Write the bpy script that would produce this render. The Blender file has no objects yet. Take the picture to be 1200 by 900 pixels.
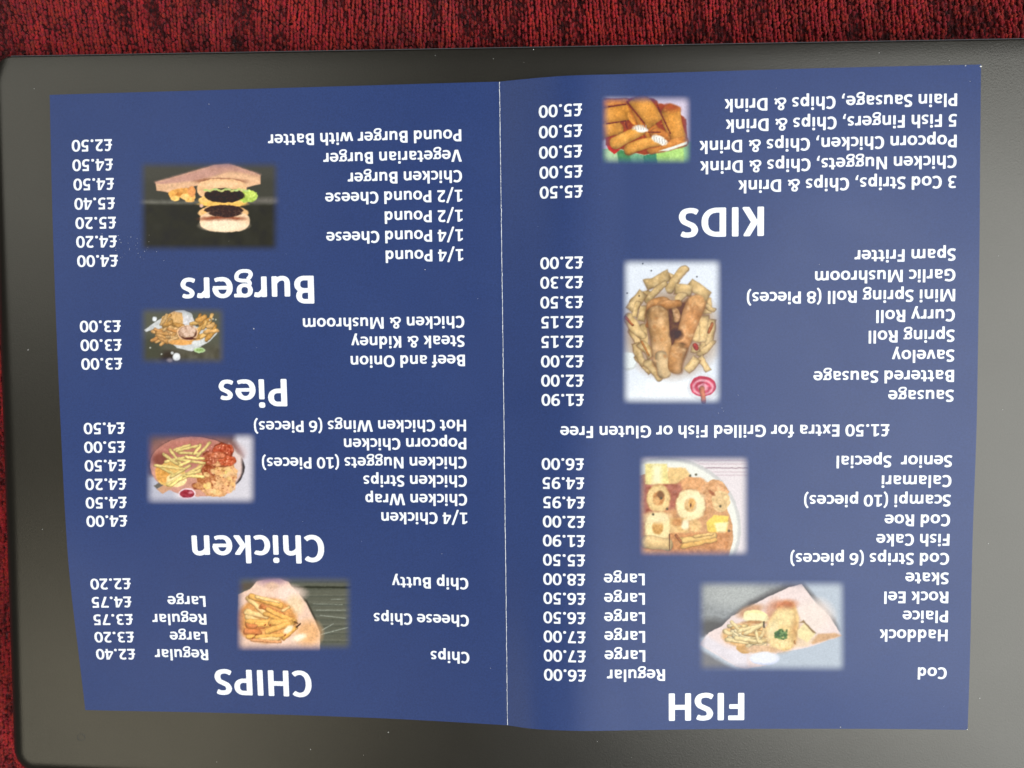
import bpy, math, random
import numpy as np
from mathutils import Matrix, Vector
from mathutils.geometry import tessellate_polygon

MM = 0.001
scene = bpy.context.scene
COL = scene.collection

# ------------------------------------------------------------------ camera (a phone held over the menu)
cam_data = bpy.data.cameras.new('camera')
cam = bpy.data.objects.new('camera', cam_data); COL.objects.link(cam)
RIGHT = Vector([0.996932, -0.013843, -0.077035]); DOWN = Vector([-0.008607, -0.997655, 0.067898]); FWD = Vector([-0.077795, -0.067026, -0.994714])
M = Matrix.Identity(4)
for i in range(3):
    M[i][0] = RIGHT[i]; M[i][1] = -DOWN[i]; M[i][2] = -FWD[i]
M.translation = Vector([24.458668, 26.681006, 278.894334])*MM
cam.matrix_world = M
cam_data.sensor_width = 36; cam_data.lens = 30
cam_data.clip_start = .01; cam_data.clip_end = 20
cam_data.dof.use_dof = True; cam_data.dof.focus_distance = .276; cam_data.dof.aperture_fstop = 11
scene.camera = cam

# ------------------------------------------------------------------ room light
world = bpy.data.worlds.new('World'); scene.world = world; world.use_nodes = True
world.node_tree.nodes['Background'].inputs['Color'].default_value = (1.0, .93, .84, 1)
world.node_tree.nodes['Background'].inputs['Strength'].default_value = .07

def area(name, pos, target, sx, sy, watts, col):
    d = bpy.data.lights.new(name, 'AREA'); d.shape = 'RECTANGLE'; d.size = sx; d.size_y = sy; d.energy = watts; d.color = col
    o = bpy.data.objects.new(name, d); COL.objects.link(o)
    o.location = pos; v = Vector(target)-Vector(pos); o.rotation_euler = v.to_track_quat('-Z', 'Y').to_euler()
    return o
area('window_light', (1.50, -.42, 1.75), (.1, -.1, 0), 2.1, 3.0, 118, (.94, .975, 1.0))
area('upper_left_fill_light', (-1.16, .50, 1.7), (-.2, .1, 0), 1.0, 1.3, 8.0, (.97, .98, .92))  # added fill that brightens the reflection on the lid's upper left
area('lower_left_fill_light', (-1.05, -.90, 1.6), (-.2, -.1, 0), .9, 1.0, 6.4, (1.0, .95, .78))  # warm fill, added for the sheen on the lower left of the lid

vs = scene.view_settings
scene.display_settings.display_device = 'sRGB'
vs.view_transform = 'Standard'; vs.look = 'None'; vs.exposure = 0; vs.gamma = 1; vs.use_curve_mapping = False
scene.cycles.use_denoising = True

# ------------------------------------------------------------------ helpers
def lin(c):
    c = np.asarray(c, float)/255
    return np.where(c <= .04045, c/12.92, ((c+.055)/1.055)**2.4)

def mesh(name, V, F, mats, parent=None, smooth=False, mi=None):
    me = bpy.data.meshes.new(name)
    V = np.asarray(V, np.float32)
    if isinstance(F, np.ndarray):
        n, k = F.shape
        me.vertices.add(len(V)); me.vertices.foreach_set('co', V.ravel())
        me.loops.add(n*k); me.loops.foreach_set('vertex_index', F.astype(np.int32).ravel())
        me.polygons.add(n); me.polygons.foreach_set('loop_start', np.arange(0, n*k, k, dtype=np.int32))
        me.update(calc_edges=True)
    else:
        me.from_pydata(V.tolist(), [], F); me.update()
    for m in (mats if isinstance(mats, (list, tuple)) else [mats]): me.materials.append(m)
    if mi is not None: me.polygons.foreach_set('material_index', np.asarray(mi, np.int32))
    if smooth: me.polygons.foreach_set('use_smooth', np.ones(len(me.polygons), bool))
    o = bpy.data.objects.new(name, me); COL.objects.link(o)
    if parent is not None: o.parent = parent
    return o

def thing(name, label, cat):
    o = bpy.data.objects.new(name, None); COL.objects.link(o); o.empty_display_size = .02
    o['label'] = label; o['category'] = cat
    return o

class NT:
    def __init__(s, name):
        s.m = bpy.data.materials.new(name); s.m.use_nodes = True; s.t = s.m.node_tree; s.b = s.t.nodes['Principled BSDF']
    def n(s, typ, **k):
        o = s.t.nodes.new(typ)
        for a, v in k.items():
            if a.startswith('i_'):
                o.inputs[a[2:].replace('_', ' ')].default_value = v
            else: setattr(o, a, v)
        return o
    def l(s, a, b): s.t.links.new(a, b)
    def coords(s, scale=(1, 1, 1)):
        tc = s.n('ShaderNodeTexCoord'); mp = s.n('ShaderNodeMapping'); mp.inputs['Scale'].default_value = scale
        s.l(tc.outputs['Object'], mp.inputs['Vector']); return mp.outputs['Vector']
    def noise(s, vec, scale, detail=3, rough=.55):
        o = s.n('ShaderNodeTexNoise', i_Scale=scale, i_Detail=detail, i_Roughness=rough); s.l(vec, o.inputs['Vector']); return o.outputs['Fac']
    def ramp(s, fac, stops):
        r = s.n('ShaderNodeValToRGB'); e = r.color_ramp.elements
        while len(e) < len(stops): e.new(.5)
        for q, (p, c) in zip(e, stops): q.position = p; q.color = (*c, 1)
        s.l(fac, r.inputs['Fac']); return r.outputs['Color']
    def mix(s, fac, a, b, mode='MIX'):
        m = s.n('ShaderNodeMix', data_type='RGBA', blend_type=mode)
        for v, i in ((fac, 0), (a, 6), (b, 7)):
            if hasattr(v, 'is_linked') or hasattr(v, 'links'): s.l(v, m.inputs[i])
            else: m.inputs[i].default_value = v if i == 0 else (*v, 1)
        return m.outputs[2]
    def bump(s, h, strength, dist):
        b = s.n('ShaderNodeBump', i_Strength=strength, i_Distance=dist); s.l(h, b.inputs['Height']); s.l(b.outputs['Normal'], s.b.inputs['Normal']); return b

# ------------------------------------------------------------------ materials
BLUE = (.018, .038, .132)
def print_gloss(N, fine=True):
    v = N.coords()
    N.b.inputs['Specular IOR Level'].default_value = .28
    r = N.noise(v, 60, 3); mr = N.n('ShaderNodeMapRange'); mr.inputs['To Min'].default_value = .29; mr.inputs['To Max'].default_value = .38
    N.l(r, mr.inputs['Value']); N.l(mr.outputs['Result'], N.b.inputs['Roughness'])
    N.bump(N.noise(v, 2600, 2), .12, .00004)
    return v
def blue_ink(N, v):
    a = N.ramp(N.noise(v, 1900, 3, .7), [(.3, tuple(c*.84 for c in BLUE)), (.7, tuple(c*1.16 for c in BLUE))])
    b = N.ramp(N.noise(v, 22, 3, .6), [(.3, (.93, .93, .95)), (.7, (1.06, 1.04, 1.02))])
    return N.mix(1.0, a, b, 'MULTIPLY')

N = NT('blue_print'); v = print_gloss(N); N.l(blue_ink(N, v), N.b.inputs['Base Color']); M_BLUE = N.m
N = NT('white_print'); v = print_gloss(N)
N.l(N.ramp(N.noise(v, 1500, 2), [(.3, (.70, .72, .76)), (.7, (.82, .84, .87))]), N.b.inputs['Base Color']); M_WHITE = N.m
N = NT('cut_paper'); N.b.inputs['Base Color'].default_value = (.72, .74, .76, 1); N.b.inputs['Roughness'].default_value = .8; M_CUT = N.m
N = NT('picture_print'); v = print_gloss(N)
at = N.n('ShaderNodeAttribute', attribute_name='ink')
g = N.ramp(N.noise(v, 1700, 3, .7), [(.3, (.90, .90, .90)), (.7, (1.08, 1.08, 1.08))])
N.l(N.mix(at.outputs['Alpha'], blue_ink(N, v), N.mix(1.0, at.outputs['Color'], g, 'MULTIPLY')), N.b.inputs['Base Color']); M_PIC = N.m

N = NT('lid_paint'); v = N.coords()
c1 = N.ramp(N.noise(v, 1400, 3, .75), [(.3, (.003, .0026, .002)), (.72, (.009, .008, .006))])
c2 = N.ramp(N.noise(v, 14, 4, .6), [(.3, (.93, .92, .90)), (.7, (1.05, 1.05, 1.05))])
N.l(N.mix(1.0, c1, c2, 'MULTIPLY'), N.b.inputs['Base Color'])
N.b.inputs['Metallic'].default_value = 0; N.b.inputs['Specular IOR Level'].default_value = .66; N.b.inputs['Specular Tint'].default_value = (1, .96, .86, 1)
mr = N.n('ShaderNodeMapRange'); mr.inputs['To Min'].default_value = .26; mr.inputs['To Max'].default_value = .33
N.l(N.noise(v, 30, 4), mr.inputs['Value']); N.l(mr.outputs['Result'], N.b.inputs['Roughness'])
N.bump(N.noise(v, 1700, 3, .7), .55, .00006); M_LID = N.m
N = NT('black_plastic'); N.b.inputs['Base Color'].default_value = (.012, .012, .012, 1); N.b.inputs['Roughness'].default_value = .55; M_BASE = N.m
N = NT('highlight_metal'); N.b.inputs['Base Color'].default_value = (.32, .33, .36, 1); N.b.inputs['Metallic'].default_value = .9; N.b.inputs['Roughness'].default_value = .35; M_EDGE = N.m  # lighter than the lid, for the strip standing in for its edge highlight
N = NT('dried_ring'); N.b.inputs['Base Color'].default_value = (.035, .033, .026, 1); N.b.inputs['Roughness'].default_value = .6; M_RING = N.m
N = NT('dust_white'); N.b.inputs['Base Color'].default_value = (.75, .75, .72, 1); N.b.inputs['Roughness'].default_value = .9; M_DUST = N.m

def fabric(name, attr):
    N = NT(name); v = N.coords()
    N.b.inputs['Roughness'].default_value = .85
    N.b.inputs['Specular IOR Level'].default_value = .15
    N.b.inputs['Sheen Weight'].default_value = .16; N.b.inputs['Sheen Roughness'].default_value = .4
    N.b.inputs['Sheen Tint'].default_value = (1, .45, .5, 1)
    if attr:
        at = N.n('ShaderNodeAttribute', attribute_name='ink')
        g = N.ramp(N.noise(v, 3500, 3, .7), [(.25, (.72, .72, .72)), (.75, (1.25, 1.25, 1.25))])
        N.l(N.mix(1.0, at.outputs['Color'], g, 'MULTIPLY'), N.b.inputs['Base Color'])
        N.bump(N.noise(v, 5000, 3, .7), .6, .0003)
    else:
        v2 = N.coords((820, 640, 300)); vo = N.n('ShaderNodeTexVoronoi', i_Scale=1.0); N.l(v2, vo.inputs['Vector'])
        tuft = N.ramp(vo.outputs['Distance'], [(.15, (.235, .014, .015)), (.75, (.035, .002, .003))])
        N.l(N.mix(1.0, tuft, N.ramp(N.noise(v, 160, 4, .7), [(.38, (.22, .22, .22)), (.56, (1.05, 1.05, 1.05))]), 'MULTIPLY'), N.b.inputs['Base Color'])
        inv = N.n('ShaderNodeMath', operation='SUBTRACT'); inv.inputs[0].default_value = 1; N.l(vo.outputs['Distance'], inv.inputs[1])
        N.bump(inv.outputs[0], .9, .0012)
    return N.m
M_FAB = fabric('red_chenille', True); M_FABBASE = fabric('red_weave', False)

# ---- printed food pictures: a small painter that fills per-vertex ink colours of the printed patches
def vnoise(X, Y, s, seed, octv=2):
    out = np.zeros_like(X); amp = 1.0; tot = 0
    for o in range(octv):
        r = np.random.RandomState(seed + o*17); T = r.rand(64, 64)
        x = X/s*(2**o) + 7.3; y = Y/s*(2**o) + 3.1
        i = np.floor(x).astype(int); j = np.floor(y).astype(int); fx = x - i; fy = y - j
        fx = fx*fx*(3-2*fx); fy = fy*fy*(3-2*fy)
        a = T[j % 64, i % 64]; b = T[j % 64, (i+1) % 64]; c = T[(j+1) % 64, i % 64]; d = T[(j+1) % 64, (i+1) % 64]
        out += amp*((a*(1-fx)+b*fx)*(1-fy) + (c*(1-fx)+d*fx)*fy); tot += amp; amp *= .5
    return out/tot

class Pic:
    def __init__(s, rect, tf, bg, res=1.6):
        rect = (rect[0]-2.5, rect[1]-2.5, rect[2]+2.5, rect[3]+2.5); s.rect = rect; x0, y0, x1, y1 = rect; s.tf = tf
        s.nx = int((x1-x0)*res)+1; s.ny = int((y1-y0)*res)+1
        px, py = np.meshgrid(np.linspace(x0, x1, s.nx), np.linspace(y0, y1, s.ny))
        s.px, s.py = px, py
        s.X = (px-tf[0])*tf[2]; s.Y = (py-tf[1])*tf[2]
        s.k = tf[2]/res                      # one sample, in local units
        s.C = np.zeros(px.shape+(3,)); s.C[:] = bg
        s.sd = 1
    def put(s, a, col):
        a = np.clip(a, 0, 1)[..., None]; s.C[:] = s.C*(1-a) + np.asarray(col, float)*a
        return s
    def _w(s, amp=5., sc=26.):
        s.sd += 2
        return s.X+(vnoise(s.X, s.Y, sc, s.sd, 2)-.5)*2*amp, s.Y+(vnoise(s.X, s.Y, sc, s.sd+1, 2)-.5)*2*amp
    def finish(s):
        # photographic grain of the print: broken tone at two scales, then a slight blur
        l = 1+(vnoise(s.X, s.Y, 11, 71, 2)-.5)*.20+(vnoise(s.X, s.Y, 42, 81, 2)-.5)*.14
        sat = np.clip((s.C.max(-1)-s.C.min(-1))/110, .12, 1); l = 1+(l-1)*sat
        c = s.C*l[..., None]
        g = np.pad(c, ((1, 1), (1, 1), (0, 0)), 'edge')
        c = (g[:-2, 1:-1]+g[2:, 1:-1]+g[1:-1, :-2]+g[1:-1, 2:])*.14+c*.44
        s.C = c
        return s
    def _n(s, amt, sc):
        s.sd += 3; return (vnoise(s.X, s.Y, sc, s.sd)-.5)[..., None]*2*amt
    def ell(s, cx, cy, rx, ry, col, ang=0, soft=None, n=0, ns=20, a=1., wob=0, p=2.):
        WX, WY = s._w(min(5, min(rx, ry)*.22)); t = np.radians(ang); dx = WX-cx; dy = WY-cy
        u = dx*np.cos(t)+dy*np.sin(t); v = -dx*np.sin(t)+dy*np.cos(t)
        d = (np.abs(u/rx)**p+np.abs(v/ry)**p)**(1/p)
        if wob: s.sd += 1; d = d*(1+wob*(vnoise(s.X, s.Y, 30, s.sd)-.5)*2)
        e = (1-d)*min(rx, ry)/(soft or s.k)+.5
        c = np.asarray(col, float)+(s._n(n, ns) if n else 0)
        return s.put(np.clip(e, 0, 1)*a, c)
    def poly(s, pts, col, soft=None, n=0, ns=20, a=1.):
        WX, WY = s._w(3.5); pts = np.asarray(pts, float); ins = np.zeros(s.X.shape, bool); dd = np.full(s.X.shape, 1e9)
        for (ax, ay), (bx, by) in zip(pts, np.roll(pts, -1, 0)):
            if ay != by: ins ^= ((ay > WY) != (by > WY)) & (WX < (bx-ax)*(WY-ay)/(by-ay)+ax)
            L2 = (bx-ax)**2+(by-ay)**2+1e-9; t = np.clip(((WX-ax)*(bx-ax)+(WY-ay)*(by-ay))/L2, 0, 1)
            dd = np.minimum(dd, np.hypot(WX-ax-t*(bx-ax), WY-ay-t*(by-ay)))
        e = np.where(ins, dd, -dd)/(soft or s.k)+.5
        c = np.asarray(col, float)+(s._n(n, ns) if n else 0)
        return s.put(np.clip(e, 0, 1)*a, c)
    def bar(s, x0, y0, x1, y1, r, col, dark=None, n=8, rim=.55, sq=0):
        """a chip or finger of food: rounded bar, darker towards its lower rim, with a thin contact line"""
        L = math.hypot(x1-x0, y1-y0)+1e-9; tx, ty = (x1-x0)/L, (y1-y0)/L
        WX, WY = s._w(min(6, r*.34), max(16, r*1.6))
        u = (WX-x0)*tx+(WY-y0)*ty; v = -(WX-x0)*ty+(WY-y0)*tx
        bend = (((s.sd*37) % 17)/17-.5)*r*.5; v = v+bend*(1-(2*u/L-1)**2)
        tp = r*(1-.22*np.clip(u/L, 0, 1)*((s.sd*13) % 3)/2)
        if sq: d = np.maximum(np.abs(v), np.maximum(-u, u-L)+r*.8)
        else: d = np.abs(np.hypot(np.abs(v)**1.0, np.maximum(np.maximum(-u, u-L)+r*.1, 0)*1.12))
        dk = np.asarray(dark if dark is not None else np.asarray(col)*.5, float)
        side = v*(tx if abs(tx) > .3 else 1)*(1 if tx >= 0 else -1)/r
        br = vnoise(s.X, s.Y, 24, s.sd+5, 1)
        s.put(np.clip((tp*1.3-d)/(r*.34), 0, 1)*np.clip(.15+.5*side+.6*br, .05, .75), dk)
        c = np.asarray(col, float)*(1-.13*side[..., None]) + s._n(n*1.7, max(7, r*.9))
        endd = np.clip(1-np.minimum(u+r*.5, L+r*.5-u)/(r*1.6), 0, 1)[..., None]
        c = c*(1-rim*.5*np.clip(d/tp, 0, 1)[..., None]**3)*(1-.14*endd*br[..., None]*2)
        return s.put((tp-d)/(s.k*1.5)+.5, c)
    def rnd(s, num, box, lr, rr, cols, ang=(0, 180), seed=1, **k):
        g = random.Random(seed)
        for _ in range(num):
            cx = g.uniform(box[0], box[2]); cy = g.uniform(box[1], box[3]); L = g.uniform(*lr)/2; a = math.radians(g.uniform(*ang))
            c = g.choice(cols); m_ = g.uniform(.88, 1.06); c = [q*m_ for q in c]
            s.bar(cx-L*math.cos(a), cy-L*math.sin(a), cx+L*math.cos(a), cy+L*math.sin(a), g.uniform(*rr), c, **k)
        return s
    def alpha(s, f=12.5, r=0, top=None):
        x0, y0, x1, y1 = s.rect
        dx = np.minimum(s.px-x0, x1-s.px); dy = np.minimum(s.py-y0, y1-s.py)
        t = np.clip(dx/f, 0, 1); w = np.clip(dy/f, 0, 1); t = (t*t*(3-2*t))*(w*w*(3-2*w)); return t

def burger():
    p = Pic((164, 189, 327, 295), (150, 180, 6.316), (66, 65, 58))
    p.poly([(0, 370), (1200, 370), (1200, 800), (0, 800)], (49, 48, 42), n=5, ns=60, soft=14)
    p.poly([(60, 345), (520, 350), (520, 372), (60, 372)], (104, 101, 92), soft=26, n=10)
    p.poly([(880, 330), (1150, 320), (1150, 368), (880, 368)], (104, 99, 92), soft=36, n=10)
    p.poly([(60, 60), (1150, 60), (1150, 180), (60, 200)], (76, 74, 68), soft=60, a=.6)
    p.poly([(205, 212), (640, 84), (745, 74), (980, 155), (980, 225), (880, 247), (760, 196), (540, 226), (330, 292), (215, 272)], (206, 160, 128), n=9, ns=40)
    p.poly([(205, 212), (640, 84), (745, 74), (980, 155), (760, 128), (700, 142), (520, 200), (250, 232)], (188, 142, 126), n=9, ns=30, soft=26)
    p.poly([(215, 230), (520, 205), (720, 146), (800, 140), (970, 180), (972, 222), (880, 245), (720, 180), (520, 222), (330, 290), (217, 268)], (222, 176, 138), soft=14, n=8)
    p.ell(690, 205, 175, 24, (140, 90, 66), soft=14)
    p.ell(695, 262, 182, 76, (226, 178, 132), n=10, ns=26, p=2.6); p.ell(690, 232, 150, 26, (236, 192, 148), soft=20)
    for (x, y, a, b, c) in [(350, 300, 46, 34, (232, 168, 88)), (410, 285, 60, 34, (224, 158, 84)), (455, 325, 42, 36, (240, 182, 102)), (350, 332, 34, 18, (244, 196, 112)), (475, 280, 30, 36, (218, 146, 88)), (420, 318, 30, 22, (248, 196, 120)), (380, 300, 22, 14, (206, 134, 66))]:
        p.ell(x, y, a, b, c, n=16, ns=14, wob=.12)
    p.ell(705, 345, 182, 50, (236, 188, 112), n=8); p.ell(700, 372, 176, 22, (240, 186, 96), soft=8)
    p.ell(880, 318, 78, 42, (168, 190, 84), n=30, ns=14, wob=.25); p.ell(905, 300, 40, 30, (196, 212, 104), wob=.3, n=24, ns=10)
    p.ell(712, 308, 150, 54, (52, 40, 34), n=16, ns=9, wob=.05)
    for i in range(13): p.ell(575+i*25, 268+6*math.sin(i*1.7), 18, 8, (178+12*(i % 3), 200, 118+9*(i % 2)), ang=20*math.sin(i*2.1), soft=5)
    p.ell(706, 438, 186, 58, (230, 178, 120), n=8, ns=20)
    p.ell(710, 428, 150, 50, (62, 44, 38), n=26, ns=8, wob=.06)
    p.ell(600, 455, 60, 16, (232, 176, 108), ang=28, soft=6); p.ell(850, 450, 40, 22, (234, 184, 128), ang=-38, soft=6)
    p.ell(716, 500, 184, 80, (234, 196, 158), n=8, ns=16, p=2.5)
    p.ell(700, 482, 158, 20, (140, 78, 56), soft=12, n=14); p.ell(712, 530, 160, 44, (244, 218, 186), soft=26, n=8, ns=10)
    p.ell(720, 440, 120, 30, (66, 47, 42), soft=5, n=30, ns=7)
    p.ell(545, 385, 14, 12, (214, 172, 150), soft=6)
    return p

def pie():
    p = Pic((164, 360, 264, 427), (150, 350, 8.0), (86, 86, 74))
    p.poly([(0, 480), (1000, 430), (1000, 800), (0, 800)], (84, 80, 68), n=12, ns=50, soft=90)
    p.ell(380, 540, 90, 50, (58, 50, 44), soft=50); p.ell(200, 480, 120, 120, (72, 72, 60), soft=70)
    p.poly([(150, 295), (240, 230), (300, 190), (440, 115), (520, 105), (600, 140), (640, 260), (860, 300), (770, 400), (700, 440), (600, 495), (460, 460), (400, 410), (260, 280), (170, 310)], (196, 196, 194), n=18, ns=24)
    p.ell(250, 190, 20, 22, (222, 224, 226), n=10, soft=9); p.ell(455, 545, 36, 38, (222, 222, 222), n=18, ns=20, soft=10); p.ell(415, 510, 14, 14, (190, 190, 188), soft=6)
    p.ell(540, 215, 80, 60, (206, 202, 202), n=24, ns=12)
    p.poly([(320, 170), (430, 120), (510, 130), (520, 230), (420, 300), (300, 250)], (210, 166, 110), n=20, ns=22)
    p.ell(480, 365, 210, 66, (212, 158, 96), n=16, ns=18)
    p.rnd(26, (270, 290, 460, 400), (70, 130), (13, 19), [(222, 168, 106), (206, 148, 90), (232, 186, 128)], (-50, 40), 3, n=14)
    p.rnd(12, (640, 180, 800, 360), (90, 150), (16, 22), [(214, 160, 88), (226, 180, 112), (196, 140, 72)], (-70, 10), 8, n=12)
    p.bar(650, 205, 725, 170, 22, (206, 152, 84)); p.bar(705, 280, 738, 205, 18, (222, 174, 104)); p.bar(750, 265, 805, 240, 20, (218, 170, 110)); p.bar(720, 315, 845, 300, 18, (226, 174, 110))
    p.rnd(8, (330, 170, 480, 260), (70, 130), (14, 20), [(214, 160, 92), (228, 184, 126)], (-60, 10), 5, n=12)
    p.ell(505, 410, 120, 26, (218, 158, 92), n=10)
    p.ell(560, 320, 100, 72, (218, 176, 136), n=10); p.ell(562, 318, 86, 62, (92, 58, 44), n=16)
    p.ell(556, 312, 78, 54, (186, 150, 126), n=34, ns=14)
    for (x, y) in [(520, 300), (575, 275), (600, 330), (550, 335), (620, 290), (585, 305)]: p.ell(x, y, 27, 19, (214, 182, 160), n=20, ns=9, ang=x % 90, soft=7)
    p.ell(575, 375, 58, 11, (84, 46, 34), soft=7)
    p.ell(672, 482, 54, 25, (176, 200, 148), n=16); p.ell(672, 482, 36, 14, (142, 170, 104), n=26, ns=9)
    for (x, y) in [(208, 460), (314, 520), (800, 190), (770, 200), (826, 196)]: p.ell(x, y, 8, 8, (180, 182, 170), soft=6)
    p.ell(660, 415, 60, 28, (208, 208, 206), n=20, ns=12); p.ell(390, 580, 26, 20, (150, 138, 136), soft=18)
    return p

def chicken():
    p = Pic((172, 508, 299, 590), (160, 500, 7.5), (204, 198, 204))
    p.poly([(80, 40), (860, 40), (860, 120), (930, 260), (500, 300), (100, 480), (60, 300)], (104, 84, 84), soft=60)
    p.poly([(60, 420), (330, 470), (330, 640), (60, 660)], (178, 176, 188), soft=50)
    p.ell(530, 345, 420, 262, (60, 52, 54), ang=4)
    p.ell(520, 352, 404, 262, (196, 142, 124), n=10, ns=60, ang=4)
    p.ell(505, 230, 360, 130, (176, 112, 100), soft=90, n=10); p.poly([(810, 150), (925, 260), (925, 400), (850, 540), (820, 300)], (214, 192, 184), soft=30)
    p.ell(215, 290, 80, 60, (132, 76, 66), soft=40)
    p.poly([(150, 520), (200, 490), (240, 510), (180, 548)], (104, 98, 92), soft=6); p.poly([(175, 548), (245, 510), (310, 540), (230, 592)], (192, 146, 116), n=10)
    p.ell(300, 420, 130, 110, (222, 178, 106), n=16, ns=26)
    p.ell(225, 415, 60, 80, (216, 156, 84), n=14, ang=-25); p.ell(350, 470, 90, 60, (236, 208, 150), n=12, ns=18)
    p.ell(700, 430, 180, 190, (214, 160, 112), n=30, ns=16, wob=.06)
    for (x, y, a, b, c) in [(760, 210, 90, 62, (176, 84, 60)), (640, 280, 66, 58, (168, 92, 66)), (800, 300, 74, 44, (186, 92, 62)), (640, 385, 70, 46, (166, 92, 62)), (720, 250, 60, 26, (210, 124, 90)), (620, 470, 80, 46, (176, 112, 72)), (740, 390, 70, 40, (206, 156, 100)), (560, 520, 70, 30, (186, 128, 84))]:
        p.ell(x, y, a*1.06, b*1.1, (120, 58, 40), wob=.15, soft=10); p.ell(x, y, a, b, c, n=44, ns=13, wob=.18)
    g = random.Random(4)
    for _ in range(46):
        x = g.uniform(600, 880); y = g.uniform(370, 590)
        if ((x-715)/185)**2+((y-455)/140)**2 < 1: p.ell(x, y, g.uniform(16, 30), g.uniform(12, 22), (g.uniform(214, 242), g.uniform(172, 196), g.uniform(118, 140)), n=18, ns=8, wob=.25, soft=9, ang=g.uniform(0, 90))
    for _ in range(30): p.ell(g.uniform(590, 850), g.uniform(180, 560), g.uniform(4, 9), g.uniform(3, 6), (150, 82, 54), soft=6)
    for _ in range(16): p.ell(g.uniform(620, 850), g.uniform(160, 330), g.uniform(4, 8), g.uniform(3, 6), (232, 170, 138), soft=5)
    fc = (232, 206, 132)
    for b in [(200, 350, 330, 420), (330, 490, 560, 380), (300, 440, 470, 340), (250, 310, 420, 270), (370, 230, 560, 240), (560, 160, 500, 240), (330, 205, 470, 160), (350, 213, 540, 168), (235, 240, 360, 330), (290, 200, 400, 345), (360, 285, 600, 320), (430, 265, 590, 280), (160, 340, 420, 375), (270, 510, 570, 345), (420, 430, 590, 440), (440, 415, 560, 395), (530, 262, 645, 140), (380, 340, 470, 300), (300, 520, 400, 440)]:
        m_ = g.uniform(.90, 1.06); p.bar(*b, 13, [q*m_ for q in fc], dark=(150, 96, 50), n=7)
    p.ell(445, 590, 76, 48, (232, 210, 214)); p.ell(444, 590, 64, 38, (150, 50, 62), n=26, ns=20); p.ell(475, 580, 20, 12, (206, 130, 140), soft=10)
    return p

def chips():
    p = Pic((278, 676, 412, 762), (260, 670, 7.5), (92, 92, 80))
    for i in range(26):
        y = 90+i*22; p.poly([(560, y+6*math.sin(i*3)), (1140, y+9*math.sin(i*1.7)-6), (1140, y+5+9*math.sin(i*1.7)), (560, y+8+6*math.sin(i*3))], (74+18*(i % 3), 78+16*(i % 3), 70+14*(i % 3)), soft=14, n=12, a=.7)
    p.poly([(600, 128), (1140, 128), (1140, 146), (600, 146)], (48, 50, 42), soft=12)
    for (a, b, c, d, w) in [(870, 555, 1110, 490, 5), (880, 515, 980, 460, 5), (830, 340, 1090, 340, 4), (860, 385, 1090, 410, 4), (800, 282, 1060, 290, 3), (960, 245, 1080, 240, 3)]:
        p.bar(a, b, c, d, w, (150, 154, 140), dark=(96, 98, 88), n=20)
    p.poly([(100, 110), (300, 90), (260, 150), (100, 180)], (88, 78, 68), soft=30)
    p.poly([(250, 150), (310, 85), (430, 65), (500, 60), (585, 90), (740, 270), (820, 430), (862, 540), (862, 720), (120, 720), (140, 200)], (228, 192, 170), n=10, ns=60)
    p.poly([(585, 90), (740, 270), (820, 430), (866, 545), (880, 545), (830, 420), (755, 262)], (60, 56, 48), soft=12)
    p.ell(440, 85, 110, 36, (190, 150, 158), soft=50); p.ell(440, 130, 60, 40, (212, 174, 150), soft=30, n=12); p.ell(600, 190, 120, 60, (236, 206, 190), soft=60, n=10)
    p.ell(760, 540, 110, 110, (226, 172, 122), soft=80); p.ell(680, 580, 60, 26, (246, 226, 200), soft=24, n=14, ang=-20)
    p.ell(640, 300, 80, 90, (232, 200, 164), soft=50, n=12)
    p.ell(390, 430, 270, 200, (214, 150, 88), soft=30, n=14)
    c1, c2, c3 = (238, 178, 98), (246, 206, 140), (220, 136, 82)
    for b in [(240, 500, 360, 480, 26, c3), (210, 520, 330, 535, 30, c3), (230, 570, 330, 585, 22, c1), (210, 350, 400, 400, 26, c2), (220, 400, 320, 430, 24, c2), (220, 440, 440, 440, 26, c1), (300, 460, 470, 470, 22, c1), (220, 470, 300, 480, 20, c3),
              (225, 230, 380, 370, 21, c2), (380, 370, 520, 420, 22, c1), (340, 310, 420, 330, 16, c3), (250, 215, 520, 300, 24, c1), (300, 220, 500, 270, 14, c2), (350, 300, 540, 380, 19, c3), (400, 330, 630, 430, 20, c1), (530, 345, 590, 310, 15, c2), (430, 450, 640, 440, 26, c1), (400, 530, 620, 450, 26, c1), (300, 580, 540, 560, 22, c1), (330, 600, 500, 590, 17, c2), (540, 590, 650, 490, 18, c1), (260, 600, 520, 620, 14, (226, 160, 110))]:
        p.bar(*b[:4], b[4], b[5], dark=(150, 84, 44), n=10)
    p.ell(585, 510, 48, 26, (244, 220, 184), ang=-38, soft=14); p.bar(655, 490, 690, 458, 5, (52, 30, 20)); p.bar(640, 440, 668, 455, 6, (110, 74, 50))
    for (x, y) in [(425, 470), (380, 468), (300, 555), (555, 560), (270, 585)]: p.ell(x, y, 12, 6, (140, 66, 36), ang=-50, soft=5)
    return p

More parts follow.
